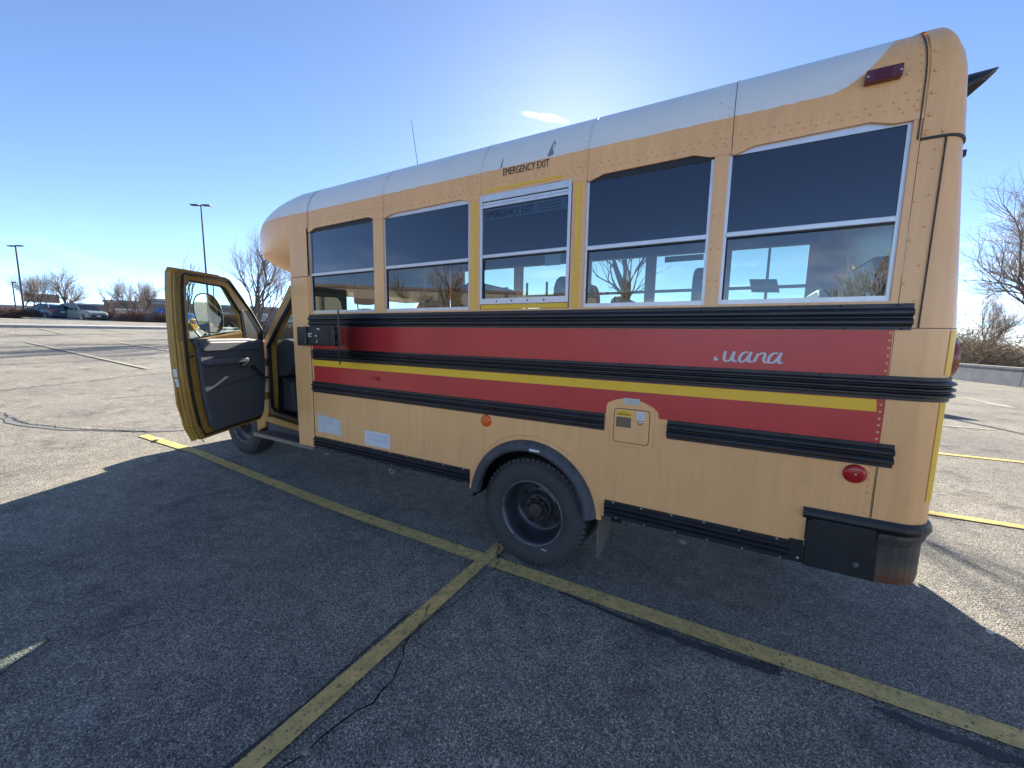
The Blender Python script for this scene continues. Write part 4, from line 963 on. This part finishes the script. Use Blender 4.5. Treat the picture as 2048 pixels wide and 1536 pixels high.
door_prism([(.285, 1.45), (.305, 1.45), (.345, 1.745), (.32, 1.73)], -.004, .02).build('vent_bar', m_seal, door)
door_prism([(.285, 1.462), (.045, 1.462), (.052, 1.56), (.205, 1.735), (.332, 1.745)], -.006, .001).build('corner_cover', m_seal, door, bevel=.003)
# trim panel with armrest, pull and crank
tr = [(.06, 1.452), (.055, 1.2), (.07, .98), (.12, .715), (.16, .685), (.80, .680), (.86, .74), (.905, .95), (.925, 1.2), (.945, 1.39), (.975, 1.45), (.94, 1.475), (.30, 1.475)]
trim = door_prism(tr, -.035, 0).build('door_trim', m_trim, door, bevel=.015)
door_prism([(.16, 1.36), (.90, 1.365), (.92, 1.40), (.93, 1.45), (.1, 1.45), (.12, 1.40)], -.052, -.03, None).build('upper_trim', m_trim, door, bevel=.012)
door_prism([(.42, 1.245), (.90, 1.25), (.915, 1.275), (.90, 1.30), (.42, 1.30), (.39, 1.272)], -.095, -.03).build('armrest', m_trim, door, bevel=.014)
door_prism([(.10, 1.11), (.90, 1.03), (.90, 1.035), (.10, 1.115)], -.039, -.034).build('trim_crease', m_seal, door)
door_prism([(.12, .83), (.87, .87), (.87, .875), (.12, .835)], -.038, -.034).build('trim_crease', m_trim, door)
door_prism(rrect(.36, .50, 1.20, 1.27, .03), -.05, -.03).build('pull_cup', m_indark, door, bevel=.008)
door_prism(rrect(.385, .475, 1.215, 1.25, .012), -.062, -.045).build('door_pull', m_black, door, bevel=.004)
door_prism([(.19, 1.28), (.215, 1.24)]+[(.20+.055*cos(a), 1.235+.055*sin(a)) for a in [radians(-60-240*i/14) for i in range(14)]], -.040, -.034).build('speaker_cover', m_trim, door)
MB().tube([dpt(.275, 1.19, -.05), dpt(.22, 1.13, -.075), dpt(.165, 1.075, -.08)], .011, 8).tube([dpt(.165, 1.075, -.075), dpt(.165, 1.075, -.12)], .013, 8).tube([dpt(.275, 1.19, -.03), dpt(.275, 1.19, -.06)], .022, 10).build('window_crank', m_black, door)
# latch hole, labels on the door edge
def edge_pt(z, s): # s 0..1 across the edge from inner to outer
    for i in range(len(e1)-1):
        if e1[i][1] <= z <= e1[i+1][1]:
            t = (z-e1[i][1])/(e1[i+1][1]-e1[i][1]); ua = e3[i][0]+(e3[i+1][0]-e3[i][0])*t; ub = e2[i][0]+(e2[i+1][0]-e2[i][0])*t
            return ua+(ub-ua)*s, .052+(.085-.052)*s
    return 1.05, .05
for z0, z1 in ((1.17, 1.235), (1.09, 1.155)):
    v = []
    for z in (z0, z1):
        for s in (.15, .9):
            u_, t_ = edge_pt(z, s); v.append(dpt(u_+.003, z, t_))
    MB().add(v, [(0, 1, 3, 2)]).build('white_label', m_white, door)
door_prism([(.955, 1.325), (1.01, 1.322), (1.01, 1.332), (.955, 1.342)], -.004, .002).build('latch_slot', m_seal, door)
for u_, z in ((.985, 1.365), (.96, 1.365), (.97, 1.29), (.955, 1.06)): door_prism([(u_+.005*cos(k), z+.005*sin(k)) for k in range(6)], -.002, .001).build('bolt', m_black, door)
# door mirror: big oval split mirror outside the door
def dell(cu, cz, ru, rz, n=28, e=2.4):
    p = []
    for k in range(n):
        a = 2*pi*k/n; p.append((cu+ru*math.copysign(abs(cos(a))**(2/e), cos(a)), cz+rz*math.copysign(abs(sin(a))**(2/e), sin(a))))
    return p
def clip(poly, zc, above):
    r_ = []
    for i in range(len(poly)):
        a_, b_ = poly[i], poly[(i+1) % len(poly)]; ia = (a_[1] > zc) == above; ib = (b_[1] > zc) == above
        if ia: r_.append(a_)
        if ia != ib: t = (zc-a_[1])/(b_[1]-a_[1]); r_.append((a_[0]+(b_[0]-a_[0])*t, zc))
    return r_
mc = Vector(dpt(.475, 1.70, .21)); mn = Vector((cos(radians(-36)), sin(radians(-36)), -.03)).normalized(); mu = Vector((0, 0, 1)).cross(mn).normalized(); mv = mn.cross(mu)
def mplate(poly, off, dep=0.0):
    n = len(poly); f_ = [mc+mu*a_+mv*b_+mn*off for a_, b_ in poly]
    if not dep: return MB().add(f_, [tuple(range(n))])
    k_ = [mc+mu*a_*.8+mv*b_*.8-mn*dep for a_, b_ in poly]; m_ = [mc+mu*a_+mv*b_-mn*dep*.35 for a_, b_ in poly]
    return MB().grid([f_, m_, k_], True).add(f_, [tuple(range(n))]).add(k_, [tuple(range(n))])
mo = [(a_-b_*.10, b_) for a_, b_ in dell(0, 0, .108, .185)]
mh = mplate(mo, 0, .07).build('side_mirror', m_black, door, smooth=False)
mi_ = [(a_*.91, b_*.935) for a_, b_ in mo]
mplate(clip(mi_, -.075, True), .003).build('mirror_glass', m_chrome, mh)
mn2 = mplate(clip(mi_, -.082, False), .004); mn2.v = [tuple(Vector(v_)+mn*((v_[2]-mc.z+.14)*.10)) for v_ in mn2.v]
mn2.build('convex_glass', m_chrome, mh)
MB().tube([dpt(.46, 1.51, .23), dpt(.40, 1.45, .2), dpt(.20, 1.40, .09)], .012, 8).tube([dpt(.50, 1.51, .23), dpt(.6, 1.46, .2), dpt(.65, 1.4, .09)], .01, 8).build('mirror_arm', m_black, door)
# cross-view mirror on the front fender
cv = MB(); c_ = (-4.60, .05, 1.635)
MB().lathe([(.001, -.085)]+[(.115*sin(a), -.085*cos(a)) for a in [pi*i/14 for i in range(1, 14)]]+[(.001, .085)], c_, axis='X', n=24).build('crossview_mirror', m_chrome, bus, smooth=True)
MB().tube([(-4.60, .08, 1.56), (-4.55, .18, 1.40), (-4.45, .3, 1.15)], .012, 8).build('mirror_arm', m_black, bus)

# ------------------------------------------------------------ vegetation
m_bark = mat('grey bark', (0.12, 0.10, 0.085), .9, var=.3, vs=6)
m_twig = mat('twigs', (0.33, 0.28, 0.235), .9, var=.3, vs=3)
m_twigr = mat('reddish twigs', (0.20, 0.115, 0.085), .9, var=.4, vs=4)
m_twigp = mat('pale brush', (0.34, 0.27, 0.18), .9, var=.4, vs=3)
def branch(b, tw, p, d, L_, r, depth, rnd, spread=.55, up=.12, kids=3, mind=0):
    n = 3; pts = [p]; q = Vector(p)
    for i in range(n):
        d = (d+Vector((rnd.uniform(-.18, .18), rnd.uniform(-.18, .18), rnd.uniform(-.08, .16)))).normalized(); q = q+d*L_/n; pts.append(q.copy())
    (b if depth >= 3 else tw).tube(pts, r, 6 if depth >= 4 else 4 if depth >= 2 else 3, r*.62)
    if depth == 0: return
    for k in range(kids+(1 if depth >= 3 else 0)):
        i = rnd.choice([1, 2, 3, 3]); az = rnd.uniform(0, 2*pi); s = spread*rnd.uniform(.6, 1.3)
        u = d.cross(Vector((sin(az), cos(az), .3))).normalized()
        nd = (d*cos(s)+u*sin(s)+Vector((0, 0, up))).normalized()
        branch(b, tw, pts[i], nd, L_*rnd.uniform(.62, .82), r*.55, depth-1, rnd, spread, up, kids)
def tree(name, seed, h, loc, label, depth=5, spread=.55, trunk=.28, r=.03, up=.12, multi=1, kids=3, tm=m_twig, group=None, rz=0):
    rnd = random.Random(seed); b = MB(); tw = MB()
    for k in range(multi):
        d = Vector((rnd.uniform(-.08, .08)+(k-(multi-1)/2)*.35, rnd.uniform(-.12, .12), 1)).normalized()
        branch(b, tw, Vector((0, 0, 0)), d, h*trunk, h*r/(1+.3*(multi-1)), depth, rnd, spread, up, kids)
    zmax = max(v[2] for v in tw.v); k_ = h/zmax
    for q in (b, tw): q.v = [(x*k_, y*k_, z*k_) for x, y, z in q.v]
    t = bpy.data.objects.new(name, None); COL.objects.link(t); ORG[t.name] = (0, 0, 0)
    b.build('trunk', m_bark, t); tw.build('crown', tm, t)
    t.location = loc; t.rotation_euler.z = rz
    return tag(t, label, 'tree', group)
def at(az, d, dz=0):
    x = CAM[0]+d*sin(radians(az)); y = CAM[1]+d*cos(radians(az)); return (x, y, gz(x)-.05+dz)
A = tree('bare_tree', 3, 6.8, at(-77.3, 72), 'wide leafless tree with spreading crown behind the parked cars', depth=6, spread=.60, trunk=.24, up=.06, r=.020, kids=3)
tree('bare_tree', 5, 6.0, at(-79.1, 72), 'leafless multi-stemmed tree left of the parked blue car', depth=6, spread=.45, multi=3, r=.016, kids=3)
tree('bare_tree', 9, 4.9, at(-80.15, 60), 'small slender leafless tree beside the tall lamp post at far left', depth=5, spread=.45, trunk=.35, r=.016, kids=2)
tree('bare_tree', 11, 5.9, at(-74.6, 70), 'thin leafless tree standing alone right of the parked cars', depth=6, spread=.40, trunk=.30, r=.014, kids=2)
tree('bare_tree', 14, 5.6, at(-73.0, 68), 'dense twiggy leafless tree behind the hedge, left of a pair', depth=6, spread=.42, multi=2, trunk=.22, r=.017, kids=3)
tree('bare_tree', 15, 5.3, at(-71.7, 66), 'dense twiggy leafless tree behind the hedge, right of a pair', depth=6, spread=.45, trunk=.24, r=.017, kids=3)
tree('bare_tree', 21, 4.9, at(-68.6, 31), 'upright leafless tree seen through the open door window', depth=5, spread=.40, trunk=.30, r=.014, kids=2)
tree('bare_tree', 24, 6.6, at(-62.2, 25), 'large leafless tree with rising fanned branches behind the open door', depth=7, spread=.36, trunk=.22, multi=3, r=.018, kids=2)
tree('bare_tree', 27, 5.0, at(-56.5, 33), 'leafless tree seen through the cab windshield', depth=5, spread=.5, r=.018)
tree('bare_tree', 31, 8.4, at(-10.5, 14.2), 'tall leafless tree behind the bus seen through its windows', depth=6, spread=.55, trunk=.26, kids=2, r=.018)
m_tb = mat('twigs brown', (0.34, 0.28, 0.22), .9, var=.3)
tree('bare_tree', 33, 9.8, at(24.8, 27), 'big dense leafless tree behind the concrete barrier at right', depth=6, spread=.50, trunk=.17, up=.06, kids=3, r=.013, multi=3, tm=m_tb)
tree('bare_tree', 36, 5.0, at(21.0, 31), 'low leafless tree rising from the brush behind the barrier', depth=6, spread=.55, kids=3, multi=2, r=.014, tm=m_tb)
# trees behind the camera, seen only as reflections in the panes
for k, (x, y, h, s) in enumerate(((-18, -22, 6.5, 41), (-30, -30, 7, 42), (-6, -28, 6.5, 43), (8, -26, 7, 44))):
    tree('bare_tree', s, h, (x, y, gz(x)), ['leafless tree mirrored in the first window', 'leafless tree before the beige store, mirrored in the second window', 'leafless tree mirrored in the fourth window', 'leafless tree mirrored in the last window'][k], depth=5)

def brush(rnd, n, rx, ry, rz_, L0, L1, w_=.012, vert=.5):
    v = []; f = []
    for i in range(n):
        while True:
            a = Vector((rnd.uniform(-1, 1), rnd.uniform(-1, 1), rnd.uniform(0, 1)))
            if a.x**2+a.y**2+a.z**2 < 1: break
        p_ = Vector((a.x*rx, a.y*ry, a.z*rz_)); d = Vector((rnd.uniform(-1, 1)+a.x, rnd.uniform(-1, 1)+a.y, rnd.uniform(-.2, 1)+vert)).normalized()
        L_ = rnd.uniform(L0, L1); s = d.cross(Vector((rnd.uniform(-1, 1), rnd.uniform(-1, 1), rnd.uniform(-1, 1)))).normalized()*w_
        m_ = p_+d*L_*.5+Vector((rnd.uniform(-1, 1), rnd.uniform(-1, 1), rnd.uniform(-1, 1)))*L_*.12; e = p_+d*L_
        o_ = len(v); v += [p_-s, p_+s, m_+s*.7, m_-s*.7, e]; f += [(o_, o_+1, o_+2, o_+3), (o_+3, o_+2, o_+4)]
    return [tuple(q) for q in v], f
shr = []
for k in range(3):
    v, f = brush(random.Random(60+k), 2600, 1.1, .8, .85, .15, .42, .011)
    me = raw('shrub', v, f, m_twigr if k < 2 else m_twig); shr.append(me)
def shrub(az, d, s, k, lab='leafless reddish brown shrub in the hedge between the parked hatchback and the open bus door', grp='shrubs right of the parked cars'):
    o = bpy.data.objects.new('shrub', shr[k % 3]); COL.objects.link(o); o.location = at(az, d); o.scale = (s, s, s*.95); o.rotation_euler.z = k*1.3
    tag(o, lab, 'shrub', grp)
for k in range(8): shrub(-81.2+k*.55, 58+(k % 3)*.8, 1.15, k, 'leafless brown shrub in the hedge at far left, left of the parked blue sedan', 'shrubs at far left')
for k in range(14): shrub(-75.1+k*.85, 57-k*1.0, 1.2+.15*(k % 2), k)
for k in range(9): shrub(-62.5+k*1.3, 30-k*.5, 1.1, k, 'leafless brown shrub in the row behind the open cab door', 'shrubs behind the cab')
# brush behind the barrier
v, f = [], []
rnd = random.Random(5)
for k in range(26):
    a_, b_ = brush(rnd, 1500, 1.3, 1.1, 1.6+rnd.uniform(-.3, .9), .25, .8, .010, .2)
    t = k/25; ox, oy = 12.4-4.6*t+rnd.uniform(-.3, 2.2)*1, 19.5+13*t*1.0+rnd.uniform(-.5, .8)
    if k < 8: ox, oy = 13.5+rnd.uniform(-1.2, 2.4), 14+k*1.0
    o_ = len(v); v += [(x+ox, y+oy, z) for x, y, z in a_]; f += [tuple(i+o_ for i in q) for q in b_]
me = raw('thicket', v, f, m_twigp); o = bpy.data.objects.new('thicket', me); COL.objects.link(o)
tag(o, 'tangled dry brush heaped behind the concrete barrier at right', 'brush', kind='stuff')

# ------------------------------------------------------------ barrier, panel, kerb, planting strip
bx0, by0 = 9.52, 22.1; bdx, bdy = .287, -.958
bar = empty('concrete_barrier', (bx0, by0, 0), 'long low grey concrete barrier along the edge of the lot at right', 'barrier')
def along(s, o): return (bx0+bdx*s+(-bdy)*o*1.0, by0+bdy*s+bdx*o)
for k in range(-5, 5):
    s0, s1 = k*3.05+.01, k*3.05+3.04; pts = [(0, 0), (.02, .0), (.05, .62), (.30, .62), (.34, 0)]
    rows = []
    for s in (s0, s1): rows.append([(*along(s, o_), z) for o_, z in pts])
    mb = MB().grid(rows); mb.add(rows[0], [tuple(range(5))]); mb.add(rows[1], [tuple(range(5))])
    mb.build('barrier_block', m_concd, bar)
    c1 = [(*along(s, o_), z) for s in (s0, s1) for o_, z in ((.03, .622), (.02, .70), (.34, .70), (.32, .622))]
    MB().grid([c1[:4], c1[4:]], True).build('barrier_cap', m_conc, bar)
pn = MB().box(-.5, .5, -.03, .03, .6, 1.55); o = pn.build('panel', mat('pale wooden panel', (.50, .43, .34), .8, var=.35, vs=14), org=(10.25, 23.6, 0)); o.location = (10.02, 22.9, 0); o.rotation_euler.z = .15
tag(o, 'pale weathered board standing behind the barrier beside the brush', 'board')
# far kerb strip: pale top, dark face
mb = MB()
kp = [(-30.55, -60), (-30.5, 2.5), (-30.9, 5.3), (-31.5, 9.6), (-33, 20), (-36, 40), (-40, 70)]
rows = [[(x, y, gz(x)-.02), (x, y, gz(x)+.14), (x-1.3, y, gz(x-1.3)+.15), (x-1.32, y, gz(x-1.3)-.05)] for x, y in kp]
MB().grid(rows).build('kerb', m_conc)['kind'] = 'structure'
mb = MB().grid([[(-51.6, y, gz(-51.6)+.12), (-54, y, gz(-54)+.2), (-60, y, gz(-60)+.25), (-70, y, gz(-70)+.05)] for y in (7.0, 12, 18, 25, 35, 60)])
mb.build('planting_bed', m_dirt)['kind'] = 'structure'
MB().grid([[(-51.5, y, gz(-51.5)-.02), (-51.5, y, gz(-51.5)+.12), (-51.65, y, gz(-51.6)+.13)] for y in (7, 25, 60)]).build('kerb', m_conc)['kind'] = 'structure'

# ------------------------------------------------------------ parked cars
m_tint = mat('car glass', (.012, .016, .022), .05, spec=.8)
m_light = mat('lamp glass', (.55, .58, .6), .12, spec=.8)
def car(name, loc, rz, body, label, L_=4.2, Wd=1.78, boxy=False):
    """front towards +X, built from stations across its length"""
    e = empty(name, (0, 0, 0), label, 'car')
    hw = Wd/2
    if boxy: st = [(-2.05, .35, .98), (-1.95, .22, 1.04), (-1.2, .2, 1.05), (.75, .2, 1.02), (1.1, .2, .99), (1.7, .22, .92), (1.98, .28, .80), (2.05, .38, .66)]
    else: st = [(-2.1, .38, .95), (-2.0, .22, 1.0), (-1.2, .18, 1.0), (.6, .18, .94), (1.0, .18, .92), (1.7, .2, .82), (2.05, .26, .70), (2.15, .36, .58)]
    rows = []
    for x, zb, zt in st:
        w_ = hw-(.0 if abs(x) < 1.5 else (abs(x)-1.5)*.26)
        rows.append([(x, -w_+.04, zb), (x, -w_, zb+.12), (x, -w_, (zb+zt)/2+.08), (x, -w_+.04, zt-.06), (x, -w_+.13, zt), (x, w_-.13, zt), (x, w_-.04, zt-.06), (x, w_, (zb+zt)/2+.08), (x, w_, zb+.12), (x, w_-.04, zb)])
    mb = MB().grid(rows, True); mb.add(rows[0], [tuple(range(10))]); mb.add(rows[-1], [tuple(range(10))])
    mb.build('body', body, e, bevel=.02)
    if boxy: gh = [(-2.0, 1.02, 0), (-1.9, 1.55, .1), (-1.7, 1.61, .12), (.05, 1.60, .12), (.25, 1.55, .12), (.95, 1.0, .02)]
    else: gh = [(-2.0, .98, 0), (-1.55, 1.35, .14), (-1.0, 1.46, .18), (-.1, 1.46, .18), (.15, 1.40, .16), (1.05, .93, .03)]
    pl = [(x, z, i_) for x, z, i_ in gh]; v = []
    for s in (-1, 1):
        for x, z, i_ in pl: v.append((x, s*(hw-.10-i_), z))
    n = len(pl)
    MB().add(v, [tuple(range(n)), tuple(range(2*n-1, n-1, -1))]+[(i, (i+1) % n, n+(i+1) % n, n+i) for i in range(n)]).build('cabin_glass', m_tint, e)
    rp = [pl[1], pl[2], pl[3], pl[4]]; v = []
    for x, z, i_ in rp: v += [(x, -(hw-.085-i_), z-.03), (x, -(hw-.11-i_), z+.02), (x, hw-.11-i_, z+.02), (x, hw-.085-i_, z-.03)]
    MB().grid([v[4*i:4*i+4] for i in range(4)]).build('roof', body, e)
    for s in (-1, 1):
        pb = MB()
        def pil(x0, z0, i0, x1, z1, i1, w_=.035): pb.tube([(x0, s*(hw-.095-i0), z0), (x1, s*(hw-.095-i1), z1)], w_, 4)
        pil(*[pl[0][0]+.1, pl[0][1], pl[0][2]], *[pl[1][0]+.05, pl[1][1], pl[1][2]], w_=.07 if boxy else .06)
        pil(*[-.45, 1.0, .02], *[-.5, pl[3][1], pl[3][2]]); pil(*[pl[5][0], pl[5][1], pl[5][2]], *[pl[4][0], pl[4][1], pl[4][2]])
        pb.build('pillar', body, e)
        MB().lathe([(0, -.05), (.07, -.05), (.09, 0), (.08, .05)], (.75, s*(hw+.07), 1.02), axis='X', n=10).build('mirror', body, e)
        for x in (-1.28, 1.30):
            w0 = MB().lathe([(.30, 0), (.315, .04), (.315, .18), (.29, .2)], (x, s*hw*1-(.2 if s > 0 else 0), .315), n=20)
            w0.lathe([(.37, .10), (.37, .199 if s > 0 else .001)], (x, s*hw-(.2 if s > 0 else 0), .36), n=16, a0=radians(-10), a1=radians(190))
            w0.build('tyre', m_tyre, e)
            MB().lathe([(0, .02), (.20, .0), (.215, .03)] if s < 0 else [(0, .18), (.20, .202), (.215, .17)], (x, s*hw-(.2 if s > 0 else 0), .315), n=16).build('rim', m_hubsilver, e)
        f_ = st[-1][0]
        MB().box(f_-.22, f_-.05, s*(hw-.30)-.14, s*(hw-.30)+.14, st[-2][2]-.22, st[-2][2]-.06).build('headlight', m_light, e, bevel=.03)
        MB().box(st[0][0]-.01, st[0][0]+.15, s*(hw-.22)-.12, s*(hw-.22)+.12, .72, .92).build('tail_light', m_redlens, e, bevel=.02)
    f_ = st[-1][0]
    MB().box(f_-.10, f_+.012, -.55, .55, .36, .52).build('lower_grille', m_black, e)
    MB().box(f_-.16, f_+.005, -.42, .42, .62 if boxy else .54, .68 if boxy else .60).build('grille', m_black, e)
    MB().box(f_+.013, f_+.03, -.16, .16, .40, .51).build('licence_plate', m_white, e)
    MB().box(st[0][0]-.02, st[0][0]-.005, -.16, .16, .70, .80).build('licence_plate', m_white, e)
    e.location = loc; e.rotation_euler.z = rz
    return e
m_blue = mat('dark blue car paint', (.018, .045, .10), .25, spec=.6, coat=.5)
m_green = mat('grey green car paint', (.22, .26, .23), .28, spec=.6, coat=.5)
car('parked_car', at(-76.35, 56, .03), radians(13), m_green, 'grey green boxy hatchback parked nose toward the lot beyond the far kerb', boxy=True)
car('parked_car', at(-78.65, 58, .03), radians(-166), m_blue, 'dark blue sedan parked left of the grey green hatchback', boxy=False)

# ------------------------------------------------------------ lamp posts
m_pole = mat('dark bronze pole', (.05, .043, .045), .5)
def lamp_post(az, d, h, label, lean_=0, heads=2, rz=0, base=True, r=.07):
    e = empty('lamp_post', (0, 0, 0), label, 'lamp post', 'lamp posts of the lot')
    MB().tube([(0, 0, -.1), (0, 0, h)], r*1.15, 10, r*.75).build('pole', m_pole, e)
    for k in range(heads):
        s = 1 if k == 0 else -1
        MB().box(s*.12, s*.74, -.16, .16, h-.06, h+.03).build('lamp_head', m_pole, e, bevel=.02); MB().tube([(0, 0, h-.03), (s*.15, 0, h-.02)], .03, 6).build('arm', m_pole, e)
    if base: MB().lathe([(.30, 0), (.30, .75), (.0, .76)], (0, 0, 0), axis='Z', n=14).build('base', m_conc, e)
    e.location = at(az, d); e.rotation_euler = (0, radians(lean_), rz)
    return e
lamp_post(-66.55, 40, 9.45, 'tall double-headed lamp post rising behind the open bus door', rz=.55)
lamp_post(-80.05, 58, 6.6, 'double-headed lamp post at far left behind the shrubs', rz=.35, base=False)
lamp_post(-80.5, 70, 4.0, 'small single-headed lamp post at the far left edge, nearest the big one', heads=1, base=False, r=.06)
lamp_post(-66.0, 58, 5.0, 'thin distant lamp post seen low in the door window', heads=1, base=False)
fl = lamp_post(3.2, 19, 5.6, 'lamp post behind the bus carrying a tilted flood fixture, seen through the last window', heads=1, r=.06)
MB().add([(-.5, -.1, 3.55), (.45, -.1, 3.5), (.35, .35, 4.05), (-.6, .35, 4.1), (-.5, -.06, 3.52), (.45, -.06, 3.47), (.35, .39, 4.02), (-.6, .39, 4.07)], [(0, 1, 2, 3), (7, 6, 5, 4), (0, 4, 5, 1), (2, 6, 7, 3), (1, 5, 6, 2), (0, 3, 7, 4)]).build('flood_fixture', m_pole, fl)  # flat tilted box of the flood fixture on the pole

# ------------------------------------------------------------ buildings
def building(az, d, wdt, dep, h, rz, m, label, win=0, roofm=None, base=0):
    e = empty('building', (0, 0, 0), label, 'building')
    MB().box(-wdt/2, wdt/2, 0, dep, -1, h).build('wall', m, e)
    MB().box(-wdt/2-.1, wdt/2+.1, -.1, dep+.1, h+.002, h+.35).build('parapet', roofm or m_conc, e)
    for k in range(win):
        x = -wdt/2+wdt*(k+.5)/win; f_ = MB().box(x-wdt/win*.28, x+wdt/win*.28, -.06, -.002, .9, min(h-.8, 2.6)).build('window', m_alu, e)
        MB().box(x-wdt/win*.25, x+wdt/win*.25, -.08, -.061, 1.0, min(h-.9, 2.5)).build('pane', m_tint, f_)
    e.location = at(az, d, base); e.rotation_euler.z = rz
    return e
m_brown = mat('brown brick', (.27, .20, .165), .85, var=.2, vs=8); m_bluegrey = mat('blue grey siding', (.20, .24, .30), .7, var=.1); m_beige = mat('beige stucco', (.50, .42, .32), .9, var=.08, vs=2)
building(-73.9, 95, 11.5, 8, 2.6, radians(73), m_brown, 'low brown brick building behind the trees', 5)
building(-70.2, 85, 6, 6, 3.6, radians(68), m_bluegrey, 'blue grey building just left of the open door', 2)
building(-79.6, 120, 16, 8, 2.4, radians(80), mat('grey shed', (.25, .25, .25), .8), 'low grey shed in the distance at far left', 4)
building(-60, 75, 40, 12, 2.8, radians(60), m_brown, 'long low brown building seen past the cab', 8)
# large beige store behind the camera, mirrored in the panes
st = empty('store', (0, 0, 0), 'large beige store across the lot, mirrored in the bus windows', 'building')
MB().box(-48, 48, -30, 0, -2, 9.5).build('wall', m_beige, st); MB().box(-48.2, 48.2, -30.2, .2, 9.502, 10.1).build('parapet', m_brown, st)
MB().box(-12, 12, 0, 2.5, -2, 7.2).build('entrance', m_brown, st)
for k in range(7): MB().box(-10.5+k*3.2, -8+k*3.2, 2.5, 2.56, 0, 3.2).build('window', m_tint, st)
for k in range(-8, 9):
    if abs(k) > 2: MB().box(k*5.6-.25, k*5.6+.25, .0, .25, -2, 9.4).build('pilaster', m_brown, st)
st.location = (-62, -62, 1.6); st.rotation_euler.z = radians(-40)
# brown sign board beyond the shrubs
sg = empty('sign_board', (0, 0, 0), 'brown sign board on two posts among the far trees', 'sign')
MB().box(-1.5, 1.5, -.06, .06, 2.3, 3.4).build('board', m_brown, sg); MB().box(-.8, -.68, -.05, .05, -.2, 2.0).build('post', m_pole, sg); MB().box(.68, .8, -.05, .05, -.2, 2.0).build('post', m_pole, sg)
sg.location = at(-78.9, 80); sg.rotation_euler.z = radians(79)
# blue portable bin near the door edge
bn = MB().box(-.5, .5, -.4, .4, 0, 1.5).build('storage_bin', mat('blue plastic', (.03, .10, .32), .5), org=(0, 0, 0), bevel=.05); bn.location = at(-70.6, 52)
tag(bn, 'blue bin standing left of the open bus door by the hedge', 'bin')

# ------------------------------------------------------------ small litter
m_lit = mat('litter', (.62, .6, .55), .7)
for k, (x, y, s, lab) in enumerate(((-5.15, -.17, .05, 'pale scrap of paper beside the sunny end of the yellow line'), (-3.1, .75, .045, 'white scrap under the bus behind the step'), (.90, .85, .03, 'curled white wrapper on the asphalt under the bus behind the wheel'), (2.42, .70, .02, 'small white scrap near the shadow edge at right'))):
    v = [(cos(i*2*pi/7)*s*random.uniform(.6, 1.2), sin(i*2*pi/7)*s*random.uniform(.4, .9), random.uniform(0, .012)) for i in range(7)]
    o = MB().add([(a_, b_, c_+.003) for a_, b_, c_ in v]+[(a_, b_, c_+.006) for a_, b_, c_ in v], [tuple(range(7)), tuple(range(13, 6, -1))]+[(i, (i+1) % 7, 7+(i+1) % 7, 7+i) for i in range(7)]).build('paper_scrap', m_lit, org=(0, 0, 0))
    o.location = (x, y, gz(x)+.012); tag(o, lab, 'litter')
rnd = random.Random(3); v = []; f = []
for k in range(700):
    x = rnd.uniform(-3.5, 3.4); y = rnd.uniform(-2.1, 1.6); s = rnd.choice((.0018, .0022, .0028, .004)); zz = gz(x)
    o_ = len(v); v += [(x-s, y, zz+.008), (x+s*.6, y-s, zz+.008), (x+s, y+s*.7, zz+.008), (x-s*.2, y+s, zz+.008), (x, y, zz+.008+s*1.2)]
    f += [(o_, o_+1, o_+4), (o_+1, o_+2, o_+4), (o_+2, o_+3, o_+4), (o_+3, o_, o_+4)]
o = bpy.data.objects.new('grit', raw('grit', v, f, mat('pale grit', (.38, .36, .32), .7))); COL.objects.link(o); tag(o, 'loose pale grit scattered over the asphalt', 'grit', kind='stuff')
v = [(.04*cos(a)*.7, .03*sin(a), .0) for a in [i*pi/3 for i in range(6)]]
o = MB().add([(a_*.5, b_*.5, .0) for a_, b_, c_ in v]+[(a_*.35, b_*.35, .016) for a_, b_, c_ in v], [tuple(range(6)), tuple(range(11, 5, -1))]+[(i, (i+1) % 6, 6+(i+1) % 6, 6+i) for i in range(6)]).build('pebble', mat('stone', (.26, .24, .21), .8, var=.3, vs=60), org=(0, 0, 0))
o.location = (-.145, -1.47, .012); tag(o, 'grey pebble lodged in the crack beside the yellow line', 'pebble')
